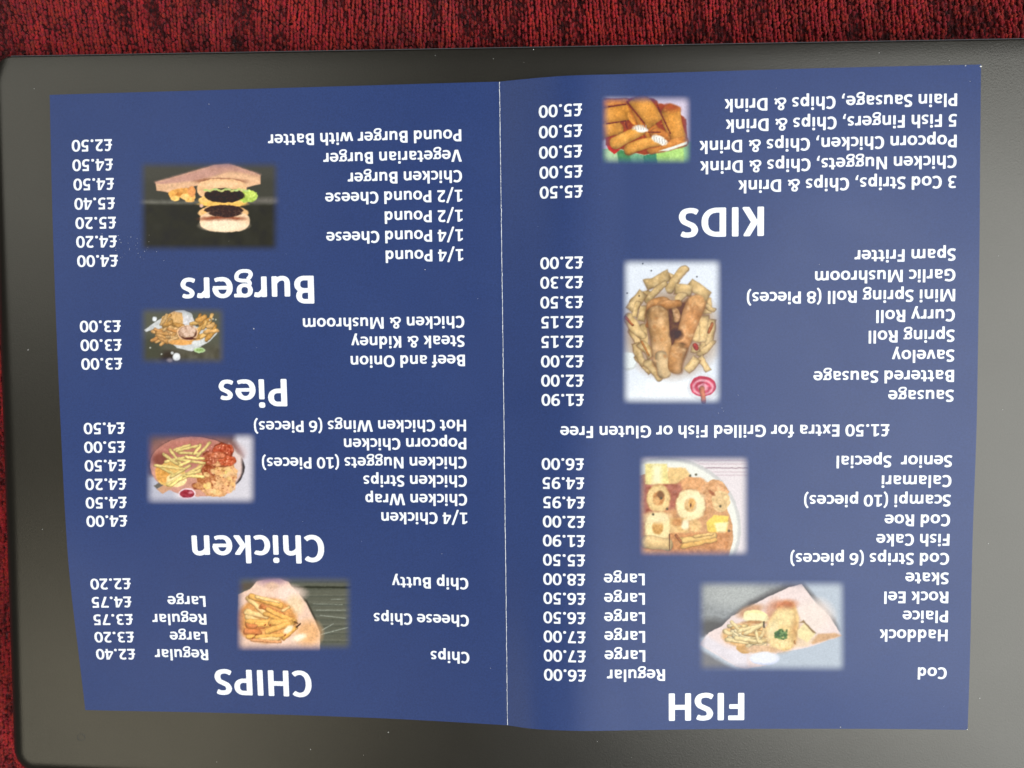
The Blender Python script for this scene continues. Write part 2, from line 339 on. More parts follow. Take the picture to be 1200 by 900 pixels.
def fingers():
    p = Pic((706, 113, 809, 191), (690, 100, 8.571), (214, 200, 214))
    p.poly([(130, 640), (1050, 560), (1050, 800), (130, 800)], (150, 200, 140))
    for i, c in enumerate([(176, 206, 160), (72, 136, 84), (112, 168, 130), (58, 132, 96), (164, 208, 110), (176, 216, 120)]):
        p.poly([(150+i*130, 655-8*i), (300+i*130, 650-8*i), (310+i*130, 790), (170+i*130, 790)], c, n=14, soft=14)
    p.poly([(170, 590), (330, 630), (258, 692), (200, 650)], (196, 40, 34)); p.poly([(290, 640), (620, 690), (980, 570), (1000, 600), (800, 660), (560, 700)], (236, 234, 214), soft=8)
    dk = (126, 34, 14); c = (222, 150, 62)
    p.poly([(150, 130), (650, 130), (980, 330), (990, 570), (560, 700), (170, 600)], (150, 62, 24), soft=10)
    p.bar(820, 265, 900, 520, 105, (222, 148, 60), dark=dk, n=10); p.ell(830, 215, 90, 40, (168, 66, 34), soft=60, a=.8)
    p.bar(620, 640, 960, 560, 50, (216, 138, 62), dark=dk, n=10)
    p.bar(100, 190, 370, 160, 45, (212, 132, 60), dark=dk); p.bar(100, 320, 400, 262, 88, c, dark=dk, n=10); p.ell(470, 330, 90, 60, (220, 146, 62), n=10, ang=45)
    p.bar(500, 180, 700, 560, 90, (214, 138, 60), dark=dk, n=10, sq=1); p.bar(660, 470, 790, 520, 50, (206, 124, 56), dark=dk)
    p.bar(480, 130, 660, 370, 94, (226, 154, 68), dark=dk, n=10, sq=1)
    p.bar(130, 455, 300, 430, 84, c, dark=dk, n=9)
    p.bar(260, 585, 530, 450, 62, (228, 160, 72), dark=dk, n=9); p.ell(518, 436, 76, 36, (238, 226, 206), ang=12, n=26, ns=12, wob=.3, soft=14); p.ell(530, 440, 56, 26, (246, 240, 232), n=14, ns=9, wob=.35, soft=12)
    for i in range(5): p.bar(470+i*26, 400, 476+i*26, 440, 4, (206, 196, 190), dark=(190, 176, 168), n=4)
    p.bar(400, 640, 720, 560, 56, (226, 156, 70), dark=dk, n=9); p.ell(710, 545, 84, 36, (238, 228, 210), ang=26, n=26, ns=12, wob=.3, soft=14); p.ell(722, 552, 60, 26, (248, 244, 236), ang=26, n=14, ns=9, wob=.35, soft=12)
    for i in range(5): p.bar(655+i*27, 515+i*8, 662+i*27, 556+i*8, 4, (208, 200, 192), dark=(190, 176, 168), n=4)
    for (a, b, cc, d) in [(385, 165, 560, 380), (690, 200, 820, 480), (180, 385, 370, 355), (370, 370, 390, 430), (200, 215, 370, 190), (600, 470, 720, 470)]:
        p.bar(a, b, cc, d, 6, (120, 40, 20), n=20)
    g = random.Random(2)
    for _ in range(90): p.ell(g.uniform(180, 960), g.uniform(150, 650), g.uniform(3, 9), g.uniform(3, 7), g.choice([(196, 116, 46), (238, 176, 92)]), soft=6, a=.45)
    p.poly([(650, 60), (1050, 60), (1050, 380), (965, 330), (930, 220), (820, 175), (700, 185)], (210, 196, 214), soft=20)
    p.poly([(700, 660), (880, 600), (990, 560), (990, 590), (800, 655)], (236, 236, 224), soft=8)
    return p

def sausage():
    p = Pic((730, 304, 845, 473), (710, 290, 4.7368), (228, 232, 240))
    p.ell(370, 800, 240, 80, (240, 242, 246), soft=60); p.ell(365, 470, 262, 240, (176, 150, 126), soft=90)
    p.ell(120, 630, 56, 50, (206, 208, 206), soft=8); p.ell(118, 624, 52, 44, (232, 236, 234), soft=5)
    dk = (120, 76, 44)
    for i_, b in enumerate([(150, 300, 240, 250, 20), (330, 150, 400, 200, 20), (560, 280, 560, 360, 22), (150, 460, 200, 560, 22), (560, 500, 520, 600, 20), (170, 600, 250, 690, 16), (210, 440, 215, 540, 22), (520, 430, 500, 520, 20),
              (225, 205, 350, 150, 26), (350, 230, 440, 115, 22), (465, 205, 570, 275, 30), (390, 230, 470, 240, 26), (230, 290, 330, 195, 18), (135, 345, 205, 250, 26), (195, 400, 205, 330, 18), (125, 390, 205, 490, 26), (165, 535, 215, 655, 18), (195, 530, 255, 605, 22), (235, 640, 300, 725, 24), (545, 380, 540, 520, 26), (590, 400, 570, 540, 18), (525, 590, 600, 520, 16), (525, 610, 570, 685, 16), (450, 680, 505, 615, 22), (560, 320, 600, 345, 14), (480, 560, 520, 560, 18), (160, 380, 180, 300, 12), (400, 290, 430, 260, 22)]):
        p.bar(*b[:4], b[4]*1.12, [q*(.92+.03*(i_ % 4)) for q in (230, 194, 136)], dark=dk, n=16, sq=i_ % 3 != 0)
    for b in [(590, 420, 570, 470, 8, (170, 96, 50)), (495, 540, 505, 560, 12, (170, 56, 44)), (200, 520, 240, 600, 6, (186, 122, 66)), (110, 385, 150, 430, 7, (176, 100, 60)), (240, 430, 246, 380, 18, (186, 120, 70))]:
        p.bar(*b[:5], b[5], n=16)
    p.poly([(340, 300), (450, 300), (430, 540), (350, 560)], (98, 60, 38), soft=20, n=20)
    p.bar(385, 345, 395, 400, 20, (206, 156, 108), n=24)
    p.bar(250, 330, 330, 300, 34, (206, 148, 92), dark=dk, n=22); p.bar(300, 330, 400, 310, 30, (200, 140, 84), dark=dk, n=22)
    p.bar(285, 365, 320, 640, 58, (216, 166, 112), dark=(112, 66, 36), n=22); p.bar(305, 600, 325, 700, 34, (232, 196, 146), dark=(170, 120, 74), n=14)
    p.bar(500, 310, 400, 600, 54, (204, 142, 86), dark=(104, 60, 32), n=24); p.bar(405, 560, 385, 670, 46, (206, 148, 90), dark=(120, 70, 38), n=22)
    p.ell(505, 300, 44, 40, (214, 160, 104), n=20, soft=14)
    g = random.Random(9)
    for _ in range(46):
        t = g.random(); x, y = (g.uniform(250, 350), g.uniform(310, 640)) if t < .5 else (500-100*(q := g.random())+g.uniform(-34, 34), 310+300*q)
        p.ell(x, y, g.uniform(5, 14), g.uniform(4, 9), g.choice([(232, 188, 138), (184, 122, 70), (226, 178, 126)]), soft=9, a=.6, ang=g.uniform(0, 180))
    p.ell(392, 478, 36, 28, (66, 40, 30), soft=20, n=20)
    for (x, y) in [(505, 162), (118, 252), (253, 128), (205, 90), (185, 268)]: p.ell(x, y, 4, 4, (40, 40, 40))
    p.ell(540, 775, 88, 76, (222, 222, 226)); p.ell(540, 770, 72, 58, (188, 50, 76))
    for i in range(3): p.ell(540, 775, 60-i*16, 44-i*12, (226, 150, 164) if i % 2 == 0 else (190, 56, 82), n=30, ns=16, soft=8)
    p.bar(535, 780, 545, 860, 14, (206, 122, 92), n=10)
    return p

def calamari():
    p = Pic((750, 535, 877, 651), (730, 520, 6.43), (234, 222, 222))
    for y in (125, 150, 180, 210, 235): p.poly([(540, y), (940, y), (940, y+5), (560, y+5)], (206, 180, 186) if y != 180 else (130, 100, 110), soft=7)
    p.ell(330, 640, 560, 540, (208, 204, 200)); p.ell(326, 644, 540, 520, (240, 238, 226), soft=14)
    p.ell(310, 680, 520, 472, (214, 158, 108), n=18, ns=40)
    p.poly([(160, 300), (450, 300), (450, 480), (160, 520)], (176, 104, 82), n=30, ns=24, soft=30)
    p.poly([(165, 150), (330, 150), (355, 300), (170, 305)], (246, 226, 150), n=8, soft=12); p.poly([(230, 160), (290, 160), (290, 300), (220, 300)], (252, 244, 200), soft=40)
    p.poly([(340, 180), (470, 180), (510, 230), (400, 300), (350, 300)], (240, 200, 134), n=14, ns=24, soft=14)
    p.ell(540, 310, 100, 60, (228, 166, 110), n=16, ns=24, soft=12); p.ell(690, 380, 110, 110, (222, 164, 112), n=34, ns=22, wob=.1)
    p.ell(740, 430, 70, 80, (238, 200, 144), n=26, ns=20, wob=.1); p.ell(670, 370, 30, 12, (170, 100, 60), soft=10, ang=40)
    def ring(x, y, a, b, c, h, hc, ang=0):
        p.ell(x, y, a*1.05, b*1.05, (176, 110, 70), soft=14, ang=ang); p.ell(x, y, a, b, c, n=26, ns=18, soft=16, ang=ang, p=2.2, wob=.06); p.ell(x, y+b*.5, a*.7, b*.4, [q*.9 for q in c], soft=40, a=.5)
        p.ell(x, y, a*.8, b*.8, [min(255, q+10) for q in c], soft=30, ang=ang); p.ell(x, y, a*h, b*h*1.1, hc, n=26, ns=16, soft=14, ang=ang)
    ring(270, 410, 86, 100, (240, 204, 140), .5, (206, 142, 84)); p.ell(285, 385, 28, 30, (140, 96, 60), soft=16); p.ell(255, 430, 26, 30, (232, 178, 116), soft=12)
    ring(512, 462, 112, 116, (248, 224, 170), .42, (214, 162, 98)); p.ell(545, 440, 66, 74, (250, 236, 200), soft=60, a=.5); p.ell(520, 450, 26, 40, (226, 170, 96), n=26, ns=10, soft=10); p.ell(512, 462, 6, 14, (90, 60, 40), soft=5)
    ring(265, 630, 100, 116, (250, 224, 164), .42, (224, 168, 96)); p.ell(260, 560, 90, 40, (248, 226, 176), soft=40)
    p.poly([(355, 560), (480, 560), (500, 670), (360, 670)], (232, 188, 124), n=24, ns=24, soft=14); p.ell(470, 610, 32, 36, (252, 240, 202), soft=20); p.ell(410, 590, 40, 30, (214, 150, 90), n=20, soft=18)
    p.ell(545, 620, 46, 50, (236, 190, 128), n=24, ns=16, soft=14)
    p.poly([(630, 590), (690, 535), (800, 545), (780, 680), (730, 720), (640, 655)], (244, 208, 96), n=10, soft=8); p.poly([(690, 600), (795, 590), (770, 690), (725, 718)], (252, 240, 180), soft=16)
    p.poly([(360, 680), (820, 660), (780, 830), (360, 830)], (208, 142, 88), n=24, ns=24, soft=20)
    p.bar(440, 730, 690, 690, 24, (244, 200, 124), dark=(150, 84, 44)); p.bar(450, 775, 700, 725, 20, (238, 184, 104), dark=(150, 84, 44)); p.bar(540, 700, 680, 680, 12, (240, 196, 122), dark=(160, 94, 50))
    p.bar(170, 740, 340, 760, 50, (244, 206, 146), dark=(190, 120, 80)); p.bar(352, 680, 352, 800, 3, (110, 70, 46)); p.bar(400, 690, 440, 740, 10, (180, 110, 66))
    for (x, y) in [(508, 240), (552, 232), (290, 410), (335, 490), (228, 532), (735, 470), (800, 655)]: p.ell(x, y, 9, 9, (92, 84, 60), soft=8)
    return p

def fish():
    p = Pic((819, 681, 990, 786), (810, 670, 6.3158), (188, 196, 206))
    p.poly([(40, 60), (800, 60), (40, 480)], (150, 152, 152), n=18, ns=14, soft=60); p.ell(330, 170, 180, 90, (184, 186, 182), soft=90, n=22, ns=9)
    p.ell(280, 160, 260, 100, (176, 177, 174), soft=90, n=20, ns=7, a=.6)
    p.ell(150, 410, 130, 60, (96, 94, 92), soft=60); p.poly([(40, 560), (330, 730), (40, 740)], (128, 126, 128), soft=30)
    p.poly([(80, 470), (210, 385), (440, 215), (720, 85), (830, 85), (1060, 350), (1090, 430), (900, 200), (800, 130), (600, 210), (300, 370), (120, 480)], (92, 88, 88), soft=40)
    p.poly([(60, 535), (130, 450), (225, 405), (300, 330), (560, 190), (730, 112), (820, 92), (930, 240), (1020, 320), (1110, 470), (860, 560), (640, 600), (560, 690), (400, 720), (340, 705), (180, 610)], (240, 218, 212), n=6, ns=60)
    p.ell(900, 330, 140, 120, (244, 224, 212), soft=90); p.poly([(110, 470), (260, 560), (420, 600), (420, 720), (330, 700), (70, 540)], (232, 222, 226), soft=30, n=10, ns=50)
    p.poly([(870, 520), (940, 455), (1060, 450), (1110, 470), (900, 535)], (216, 170, 126), soft=14, n=10); p.poly([(600, 590), (870, 545), (930, 470), (800, 480), (640, 560)], (242, 212, 180), soft=20)
    p.ell(440, 290, 100, 40, (206, 158, 122), soft=24, ang=-20); p.ell(610, 290, 60, 90, (218, 166, 140), soft=40, ang=20)
    p.ell(480, 325, 92, 42, (248, 234, 172), n=8, ang=6); p.ell(480, 345, 92, 38, (250, 240, 188), soft=14, ang=4); p.ell(470, 374, 84, 14, (190, 140, 90), soft=10)
    p.ell(400, 470, 170, 90, (228, 178, 118), soft=20, n=20, ns=18)
    g = random.Random(5)
    p.rnd(24, (270, 400, 560, 540), (80, 150), (11, 16), [(244, 214, 150), (250, 228, 178), (230, 182, 118)], (-40, 35), 6, n=8)
    for b in [(300, 370, 360, 440, 13), (350, 440, 500, 400, 15), (260, 500, 420, 530, 13), (330, 490, 520, 520, 15), (400, 460, 530, 385, 14), (250, 440, 300, 460, 16), (480, 440, 500, 520, 12), (520, 480, 545, 420, 13)]:
        p.bar(*b, (248, 222, 164), dark=(196, 140, 80), n=8)
    p.ell(385, 575, 56, 26, (214, 166, 106), ang=20, n=10); p.ell(520, 575, 110, 34, (232, 190, 150), soft=16, n=12)
    p.ell(545, 645, 108, 46, (206, 212, 236)); p.ell(540, 636, 108, 44, (238, 238, 244), soft=16)
    p.ell(675, 430, 135, 165, (196, 146, 96), soft=40, ang=14, a=.6); p.poly([(655, 244), (700, 216), (756, 224), (784, 276), (800, 350), (790, 430), (775, 510), (738, 570), (684, 584), (625, 548), (575, 490), (555, 430), (575, 366), (618, 306)], (236, 198, 132), n=26, ns=18, soft=20); p.ell(610, 420, 40, 80, (246, 222, 170), soft=40, ang=20, n=16); p.ell(765, 400, 20, 90, (214, 164, 104), soft=26, n=16)
    p.ell(700, 245, 74, 34, (204, 122, 78), ang=-8, soft=36, n=16); p.ell(690, 340, 70, 70, (246, 218, 158), soft=60, n=8); p.ell(660, 530, 80, 40, (246, 216, 156), n=26, ns=14, soft=18)
    p.ell(670, 464, 46, 38, (96, 128, 70), n=50, ns=12, wob=.3)
    for _ in range(18): p.ell(g.uniform(630, 710), g.uniform(430, 505), 7, 5, g.choice([(60, 92, 46), (140, 166, 100), (214, 196, 128)]), soft=5)
    p.poly([(790, 430), (840, 370), (920, 455), (860, 520), (790, 480)], (246, 224, 168), soft=8); p.poly([(800, 375), (832, 352), (850, 375), (925, 455), (900, 450), (838, 378)], (150, 120, 80), soft=8)
    p.bar(765, 510, 770, 530, 6, (200, 140, 80)); p.bar(540, 370, 542, 410, 5, (90, 80, 60))
    return p

# ------------------------------------------------------------------ sofa cushion with its pile
def cushion_z(x, y):
    """height (mm) of the cushion under and round the laptop: it sags under the weight and swells behind it"""
    back = np.clip((y-100)/90, 0, 2); z = -23+13*(1-np.exp(-back*1.6))
    z = z+1.6*np.sin(x/70+1.0)*np.clip((y-60)/80, 0, 1)
    z = z-16*np.clip((-150-x)/60, 0, 1)*np.clip((125-y)/60, 0, 1)-30*np.clip((np.abs(x)-300)/400, 0, 1)**2-30*np.clip((-y-200)/400, 0, 1)**2
    return z
cushion = thing('sofa_cushion', 'dark red ribbed chenille sofa cushion under and behind the laptop', 'cushion')
gx, gy = np.meshgrid(np.linspace(-700, 700, 141), np.linspace(-600, 600, 121))
V = np.stack([gx, gy, cushion_z(gx, gy)-.8], -1).reshape(-1, 3)
def grid_faces(nx, ny):
    i = np.arange((ny-1)*nx).reshape(ny-1, nx)[:, :-1].ravel()
    return np.stack([i, i+1, i+nx+1, i+nx], 1)
gf = grid_faces(141, 121)
nb = len(V); Vb = V.copy(); Vb[:, 2] = -140
edge = np.r_[np.arange(141), np.arange(1, 121)*141+140, 120*141+np.arange(139, -1, -1), np.arange(119, 0, -1)*141]
F = gf.tolist()+[[int(edge[(k+1) % len(edge)]), int(edge[k]), int(edge[k])+nb, int(edge[(k+1) % len(edge)])+nb] for k in range(len(edge))]
F.append([int(e)+nb for e in edge][::-1])
mesh('cushion_cover', np.vstack([V, Vb])*MM, F, M_FABBASE, cushion, True)

def tufts(boxes, pitch):
    rs = np.random.RandomState(11); P = []
    for (x0, y0, x1, y1) in boxes:
        X, Y = np.meshgrid(np.arange(x0, x1, pitch), np.arange(y0, y1, pitch*.72)); P.append(np.stack([X.ravel(), Y.ravel()], 1))
    P = np.vstack(P); n = len(P)
    col = np.round(P[:, 0]/pitch)
    P = P+rs.normal(0, 1, (n, 2))*[.09, .20]+np.stack([.22*np.sin(P[:, 1]/3.1+col*2.4), 0*col], 1)
    P[:, 1] += ((col*.618) % 1)*pitch*.72
    # the wale leans to the right of the laptop, where the cover is pulled askew
    lean = np.clip((P[:, 0]-70)/130, 0, 1)*.55+.05*np.sin(P[:, 0]/40)
    P[:, 0] = P[:, 0]-lean*(P[:, 1]-120)*.9+.5*np.sin(P[:, 1]/9+P[:, 0]/30)
    return P, lean, rs
ico_t = (1+5**.5)/2
IV = np.array([(-1, ico_t, 0), (1, ico_t, 0), (-1, -ico_t, 0), (1, -ico_t, 0), (0, -1, ico_t), (0, 1, ico_t), (0, -1, -ico_t), (0, 1, -ico_t), (ico_t, 0, -1), (ico_t, 0, 1), (-ico_t, 0, -1), (-ico_t, 0, 1)])/math.hypot(1, ico_t)
IF = np.array([(0, 11, 5), (0, 5, 1), (0, 1, 7), (0, 7, 10), (0, 10, 11), (1, 5, 9), (5, 11, 4), (11, 10, 2), (10, 7, 6), (7, 1, 8), (3, 9, 4), (3, 4, 2), (3, 2, 6), (3, 6, 8), (3, 8, 9), (4, 9, 5), (2, 4, 11), (6, 2, 10), (8, 6, 7), (9, 8, 1)])
pitch = 1.25
P, lean, rs = tufts([(-250, 100, 260, 178), (-232, -190, -150, 100), (-150, -190, 230, -120)], pitch)
n = len(P)
blot = .6*vnoise(P[:, 0], P[:, 1]*.45, 5.5, 5, 3)+.4*vnoise(P[:, 0], P[:, 1]*.2, 2.6, 15, 2)
low = rs.rand(n) < np.clip((blot-.46)*3.6, 0.05, .85)
sz = np.stack([rs.uniform(.40, .60, n), rs.uniform(.60, 1.05, n), rs.uniform(.6, 1.1, n)], 1)
sz[low] *= [.85, .8, .7]
z = cushion_z(P[:, 0], P[:, 1])+rs.normal(0, .16, n)-low*rs.uniform(.6, 1.3, n)
a = rs.uniform(-.35, .35, n)+lean*.75; ca, sa = np.cos(a), np.sin(a)
jit = IV[None]*(1+rs.normal(0, .24, (n, 12, 1)))
q = jit*sz[:, None, :]
V = np.stack([q[..., 0]*ca[:, None]-q[..., 1]*sa[:, None]+P[:, :1], q[..., 0]*sa[:, None]+q[..., 1]*ca[:, None]+P[:, 1:], q[..., 2]+z[:, None]], -1).reshape(-1, 3)
F = (IF[None]+np.arange(n)[:, None, None]*12).reshape(-1, 3)
tone = vnoise(P[:, 0], P[:, 1], 24, 9, 2)
hue = rs.rand(n)
colt = np.random.RandomState(4).normal(0, 1, 4096)[(np.abs(np.round(P[:, 0]/pitch)).astype(int)*7) % 4096]
base = np.stack([.225+.10*(tone-.5)+.030*rs.normal(0, 1, n)+.012*colt, .011+.008*hue, .011+.008*(1-hue)], 1)*np.clip(1-1.7*(blot-.44), .45, 1.3)[:, None]
base[low] = base[low]*rs.uniform(.10, .40, low.sum())[:, None]
base = np.clip(base, .003, .6)
C = np.repeat(base, 12, 0)
# loose fibres standing off the tufts
k = 4; m = n*k; src = np.repeat(np.arange(n), k)
o = np.stack([P[src, 0], P[src, 1], z[src]+.35], 1)+rs.normal(0, .3, (m, 3))
d = rs.normal(0, 1, (m, 3)); d[:, 2] = np.abs(d[:, 2])*.7; d /= np.linalg.norm(d, axis=1)[:, None]
L = rs.uniform(.5, 1.15, m)[:, None]; s = np.cross(d, rs.normal(0, 1, (m, 3))); s /= np.linalg.norm(s, axis=1)[:, None]
FV = np.stack([o-s*.07, o+s*.07, o+d*L], 1).reshape(-1, 3)
FF = np.arange(m*3).reshape(-1, 3)+len(V)
pile = mesh('fabric_pile', np.vstack([V, FV])*MM, np.vstack([F, FF]), M_FAB, cushion, True)
pile['kind'] = 'stuff'
ca_ = pile.data.color_attributes.new('ink', 'FLOAT_COLOR', 'POINT')
allc = np.vstack([C, np.repeat(base[src]*1.15+.01, 3, 0)])
ca_.data.foreach_set('color', np.hstack([allc, np.ones((len(allc), 1))]).astype(np.float32).ravel())

# ------------------------------------------------------------------ closed laptop
laptop = thing('laptop', 'closed dark grey brown laptop with rounded corners lying under the menu', 'laptop')
laptop.location = (7.5*MM, -9.3*MM, 0); laptop.rotation_euler = (0, 0, -.0215)
LW, LH, LR = 367., 250., 9.
def rr(hx, hy, r, k=10):
    pts = []
    for cx, cy, a0 in ((hx-r, hy-r, 0), (-hx+r, hy-r, 90), (-hx+r, -hy+r, 180), (hx-r, -hy+r, 270)):
        for i in range(k+1):
            t = math.radians(a0+90*i/k); pts.append((cx+r*math.cos(t), cy+r*math.sin(t), math.cos(t), math.sin(t)))
    return pts
def stack(loops, cap0=True, cap1=True):
    n = len(loops[0]); V = [p for l in loops for p in l]; F = []
    for j in range(len(loops)-1):
        for i in range(n):
            a = j*n+i; b = j*n+(i+1) % n; F.append([a, b, b+n, a+n])
    if cap0: F.append(list(range(n))[::-1])
    if cap1: F.append([(len(loops)-1)*n+i for i in range(n)])
    return V, F
def lid_loop(d, dz, soft=True):
    out = []
    for x, y, nx, ny in rr(LW/2-d, LH/2-d, max(LR-d, 1.2)):
        w = 1-max(0, ny)**2*.93           # the hinge side is square, the other sides roll over
        t = max(0, 1-d/6.2); z = -(w*2.7*t**2.4+(.12+.23*w)*max(0, 1-d/(.25+.35*w))**2)
        out.append((x*MM, y*MM, (z+dz)*MM))
    return out
loops = [lid_loop(.3, -4.0), lid_loop(0, -2.9)]+[lid_loop(d, 0) for d in (0, .15, .35, .6, 1, 1.5, 2.1, 2.8, 3.6, 4.5, 5.4, 6.2, 7)]
V, F = stack(loops); mesh('lid', V, F, M_LID, laptop, True)
loops = [[(x*MM, y*MM, z*MM) for x, y, _, _ in rr(LW/2-d, LH/2-d, LR)] for d, z in ((7, -21.5), (3, -20), (1.4, -15), (1.2, -8), (1.6, -7.2), (2.6, -6.9))]
V, F = stack(loops); mesh('keyboard_base', V, F, M_BASE, laptop, True)
loops = [[(x*MM, y*MM, z*MM) for x, y, _, _ in rr(LW/2-d, LH/2-d, LR)] for d, z in ((4, -6.8), (4, -4.1))]
V, F = stack(loops); mesh('screen_gasket', V, F, M_BASE, laptop)
# metal strip added along the far lid edge to carry its highlight
V = []; F = []
for i in range(61):
    x = -LW/2+9+(LW-18)*i/60
    V += [(x*MM, (LH/2+.02)*MM, -.4*MM), (x*MM, (LH/2+.16)*MM, -.10*MM), (x*MM, (LH/2-.12)*MM, .01*MM)]
    if i: F += [[3*i-3, 3*i, 3*i+1, 3*i-2], [3*i-2, 3*i+1, 3*i+2, 3*i-1]]
mesh('edge_highlight', V, F, M_EDGE, laptop)
# small dried ring left on the lid
V = []; F = []; K = 26
for i in range(K):
    t = 2*math.pi*i/K; r = 1.25*(1+.06*math.sin(2*t+1)+.04*math.sin(5*t)); wd = .16+.07*math.sin(t*2+.5)
    for rr_, zz in ((r-wd, .005), (r, .05), (r+wd, .005)): V.append(((-146.0-10.5+rr_*math.cos(t))*MM, (-113.6+7.3-3.3+rr_*math.sin(t))*MM, zz*MM))
    j = (i+1) % K
    F += [[3*i, 3*j, 3*j+1, 3*i+1], [3*i+1, 3*j+1, 3*j+2, 3*i+2]]
mesh('ring_stain', V, F, M_RING, laptop, True)

# ------------------------------------------------------------------ the menu: one folded A4 sheet, shape of its bends in mm
UK = np.array([0.0, 35.0, 75.0, 115.0, 135.0, 148.5, 156.0, 168.0, 190.0, 225.0, 260.0, 297.0]); VK = np.array([0.0, 55.0, 105.0, 160.0, 210.0])
ZK = np.array([[4.58683, 6.477183, 7.184731, 6.642544, 1.523933], [3.68416, 4.779531, 5.00056, 3.799889, 1.078994], [2.78529, 3.218936, 3.223397, 2.576072, 1.681216], [1.768492, 2.110021, 2.480163, 2.84597, 3.145266], [1.041112, 1.681814, 2.422404, 3.412683, 4.338429], [0.5899, 1.480475, 2.499169, 3.968105, 5.395356], [2.328251, 2.386609, 3.158652, 4.915752, 7.320425], [4.340398, 3.846958, 4.288567, 5.960479, 8.23677], [4.006397, 3.876731, 4.234588, 5.4001, 7.022018], [3.477866, 3.580932, 3.829313, 4.231428, 4.583522], [2.417144, 2.99971, 3.270101, 3.132895, 2.674047], [0.573093, 2.307283, 2.733073, 2.19626, 1.767442]])
def hermite(xk, yk, x):
    """smooth curve through rows yk at knots xk (finite-difference tangents)"""
    h = np.diff(xk); dl = np.diff(yk, axis=0)/h[:, None]
    m = np.empty_like(yk); m[0] = dl[0]; m[-1] = dl[-1]
    m[1:-1] = (dl[:-1]*h[1:, None]+dl[1:]*h[:-1, None])/(h[1:]+h[:-1])[:, None]
    i = np.clip(np.searchsorted(xk, x, side='right')-1, 0, len(xk)-2); t = ((x-xk[i])/h[i])[:, None]; hh = h[i][:, None]
    return (2*t**3-3*t**2+1)*yk[i]+(t**3-2*t**2+t)*hh*m[i]+(-2*t**3+3*t**2)*yk[i+1]+(t**3-t**2)*hh*m[i+1]
_vf = np.linspace(0, 210, 211); _zv = hermite(VK, ZK.T, _vf)              # (211, nu)
_uf = np.linspace(0, 297, 595); kf = int(np.argmin(np.abs(UK-148.5)))
_L = hermite(UK[:kf+1], _zv.T[:kf+1], _uf[_uf <= 148.5]); _R = hermite(UK[kf:], _zv.T[kf:], _uf[_uf > 148.5])
ZT = np.vstack([_L, _R])
_a, _b = np.meshgrid(_vf, _uf); ZT = ZT+(vnoise(_b, _a, 38, 31, 1)-.5)*.7                                                   # (595, 211)
def sheet_z(u, v):
    a = np.clip(u/.5, 0, 593.999); b = np.clip(v, 0, 209.999); i = a.astype(int); j = b.astype(int); s = a-i; t = b-j
    return (ZT[i, j]*(1-s)+ZT[i+1, j]*s)*(1-t)+(ZT[i, j+1]*(1-s)+ZT[i+1, j+1]*s)*t
def on_sheet(u, v, off=0.):
    u = np.asarray(u, float); v = np.asarray(v, float)
    e = .5; zu = (sheet_z(u+e, v)-sheet_z(u-e, v))/(2*e)
    z = sheet_z(u, v)
    return np.stack([(u-148.5-off*zu)*MM, (105-v)*MM, (z+off)*MM], -1)

menu = thing('folded_menu', 'blue folded takeaway menu with white lettering and food pictures, lying upside down on the laptop', 'menu')
us = np.concatenate([np.linspace(0, 148.5, 100), np.linspace(148.5, 297, 100)[1:]]); vs_ = np.linspace(0, 210, 141)
U, Vv = np.meshgrid(us, vs_); nx, ny = len(us), len(vs_)
top = on_sheet(U, Vv).reshape(-1, 3); bot = on_sheet(U, Vv, -.13).reshape(-1, 3)
gf = grid_faces(nx, ny)[:, ::-1]; nb = len(top)
edge = np.r_[np.arange(nx), np.arange(1, ny)*nx+nx-1, (ny-1)*nx+np.arange(nx-2, -1, -1), np.arange(ny-2, 0, -1)*nx]
e2 = np.roll(edge, -1)
ne = len(edge); k0 = 2*nb+np.arange(ne); k1 = np.roll(k0, -1)
F = np.vstack([gf, gf[:, ::-1]+nb, np.stack([k0, k1, k1+ne, k0+ne], 1)])
mi = np.r_[np.zeros(len(gf)), np.zeros(len(gf)), np.ones(len(edge))]
sheet = mesh('paper_sheet', np.vstack([top, bot, top[edge], bot[edge]]), F, [M_BLUE, M_CUT], menu, True, mi)
sheet.data.polygons.foreach_set('use_smooth', np.r_[np.ones(2*len(gf)), np.zeros(len(edge))].astype(bool))

# cracked white ink along the fold: ragged flakes
rs = np.random.RandomState(3); V = []; F = []
yv = 0.1
while yv < 209.6:
    L = rs.uniform(.25, 1.3); w = rs.uniform(.06, .12); o_ = rs.normal(0, .03); gap = rs.choice([0, 0, 0, .06, .15])
    y1 = min(yv+L, 209.9); b = len(V)
    V += [(148.55+o_-w, yv), (148.55+o_+w, yv), (148.55+o_+w*rs.uniform(.6, 1.2), y1), (148.55+o_-w*rs.uniform(.6, 1.2), y1)]
    F.append([b+3, b+2, b+1, b]); yv = y1+gap
V = np.array(V); mesh('fold_crease', on_sheet(V[:, 0], V[:, 1], .07), F, M_CUT, menu)

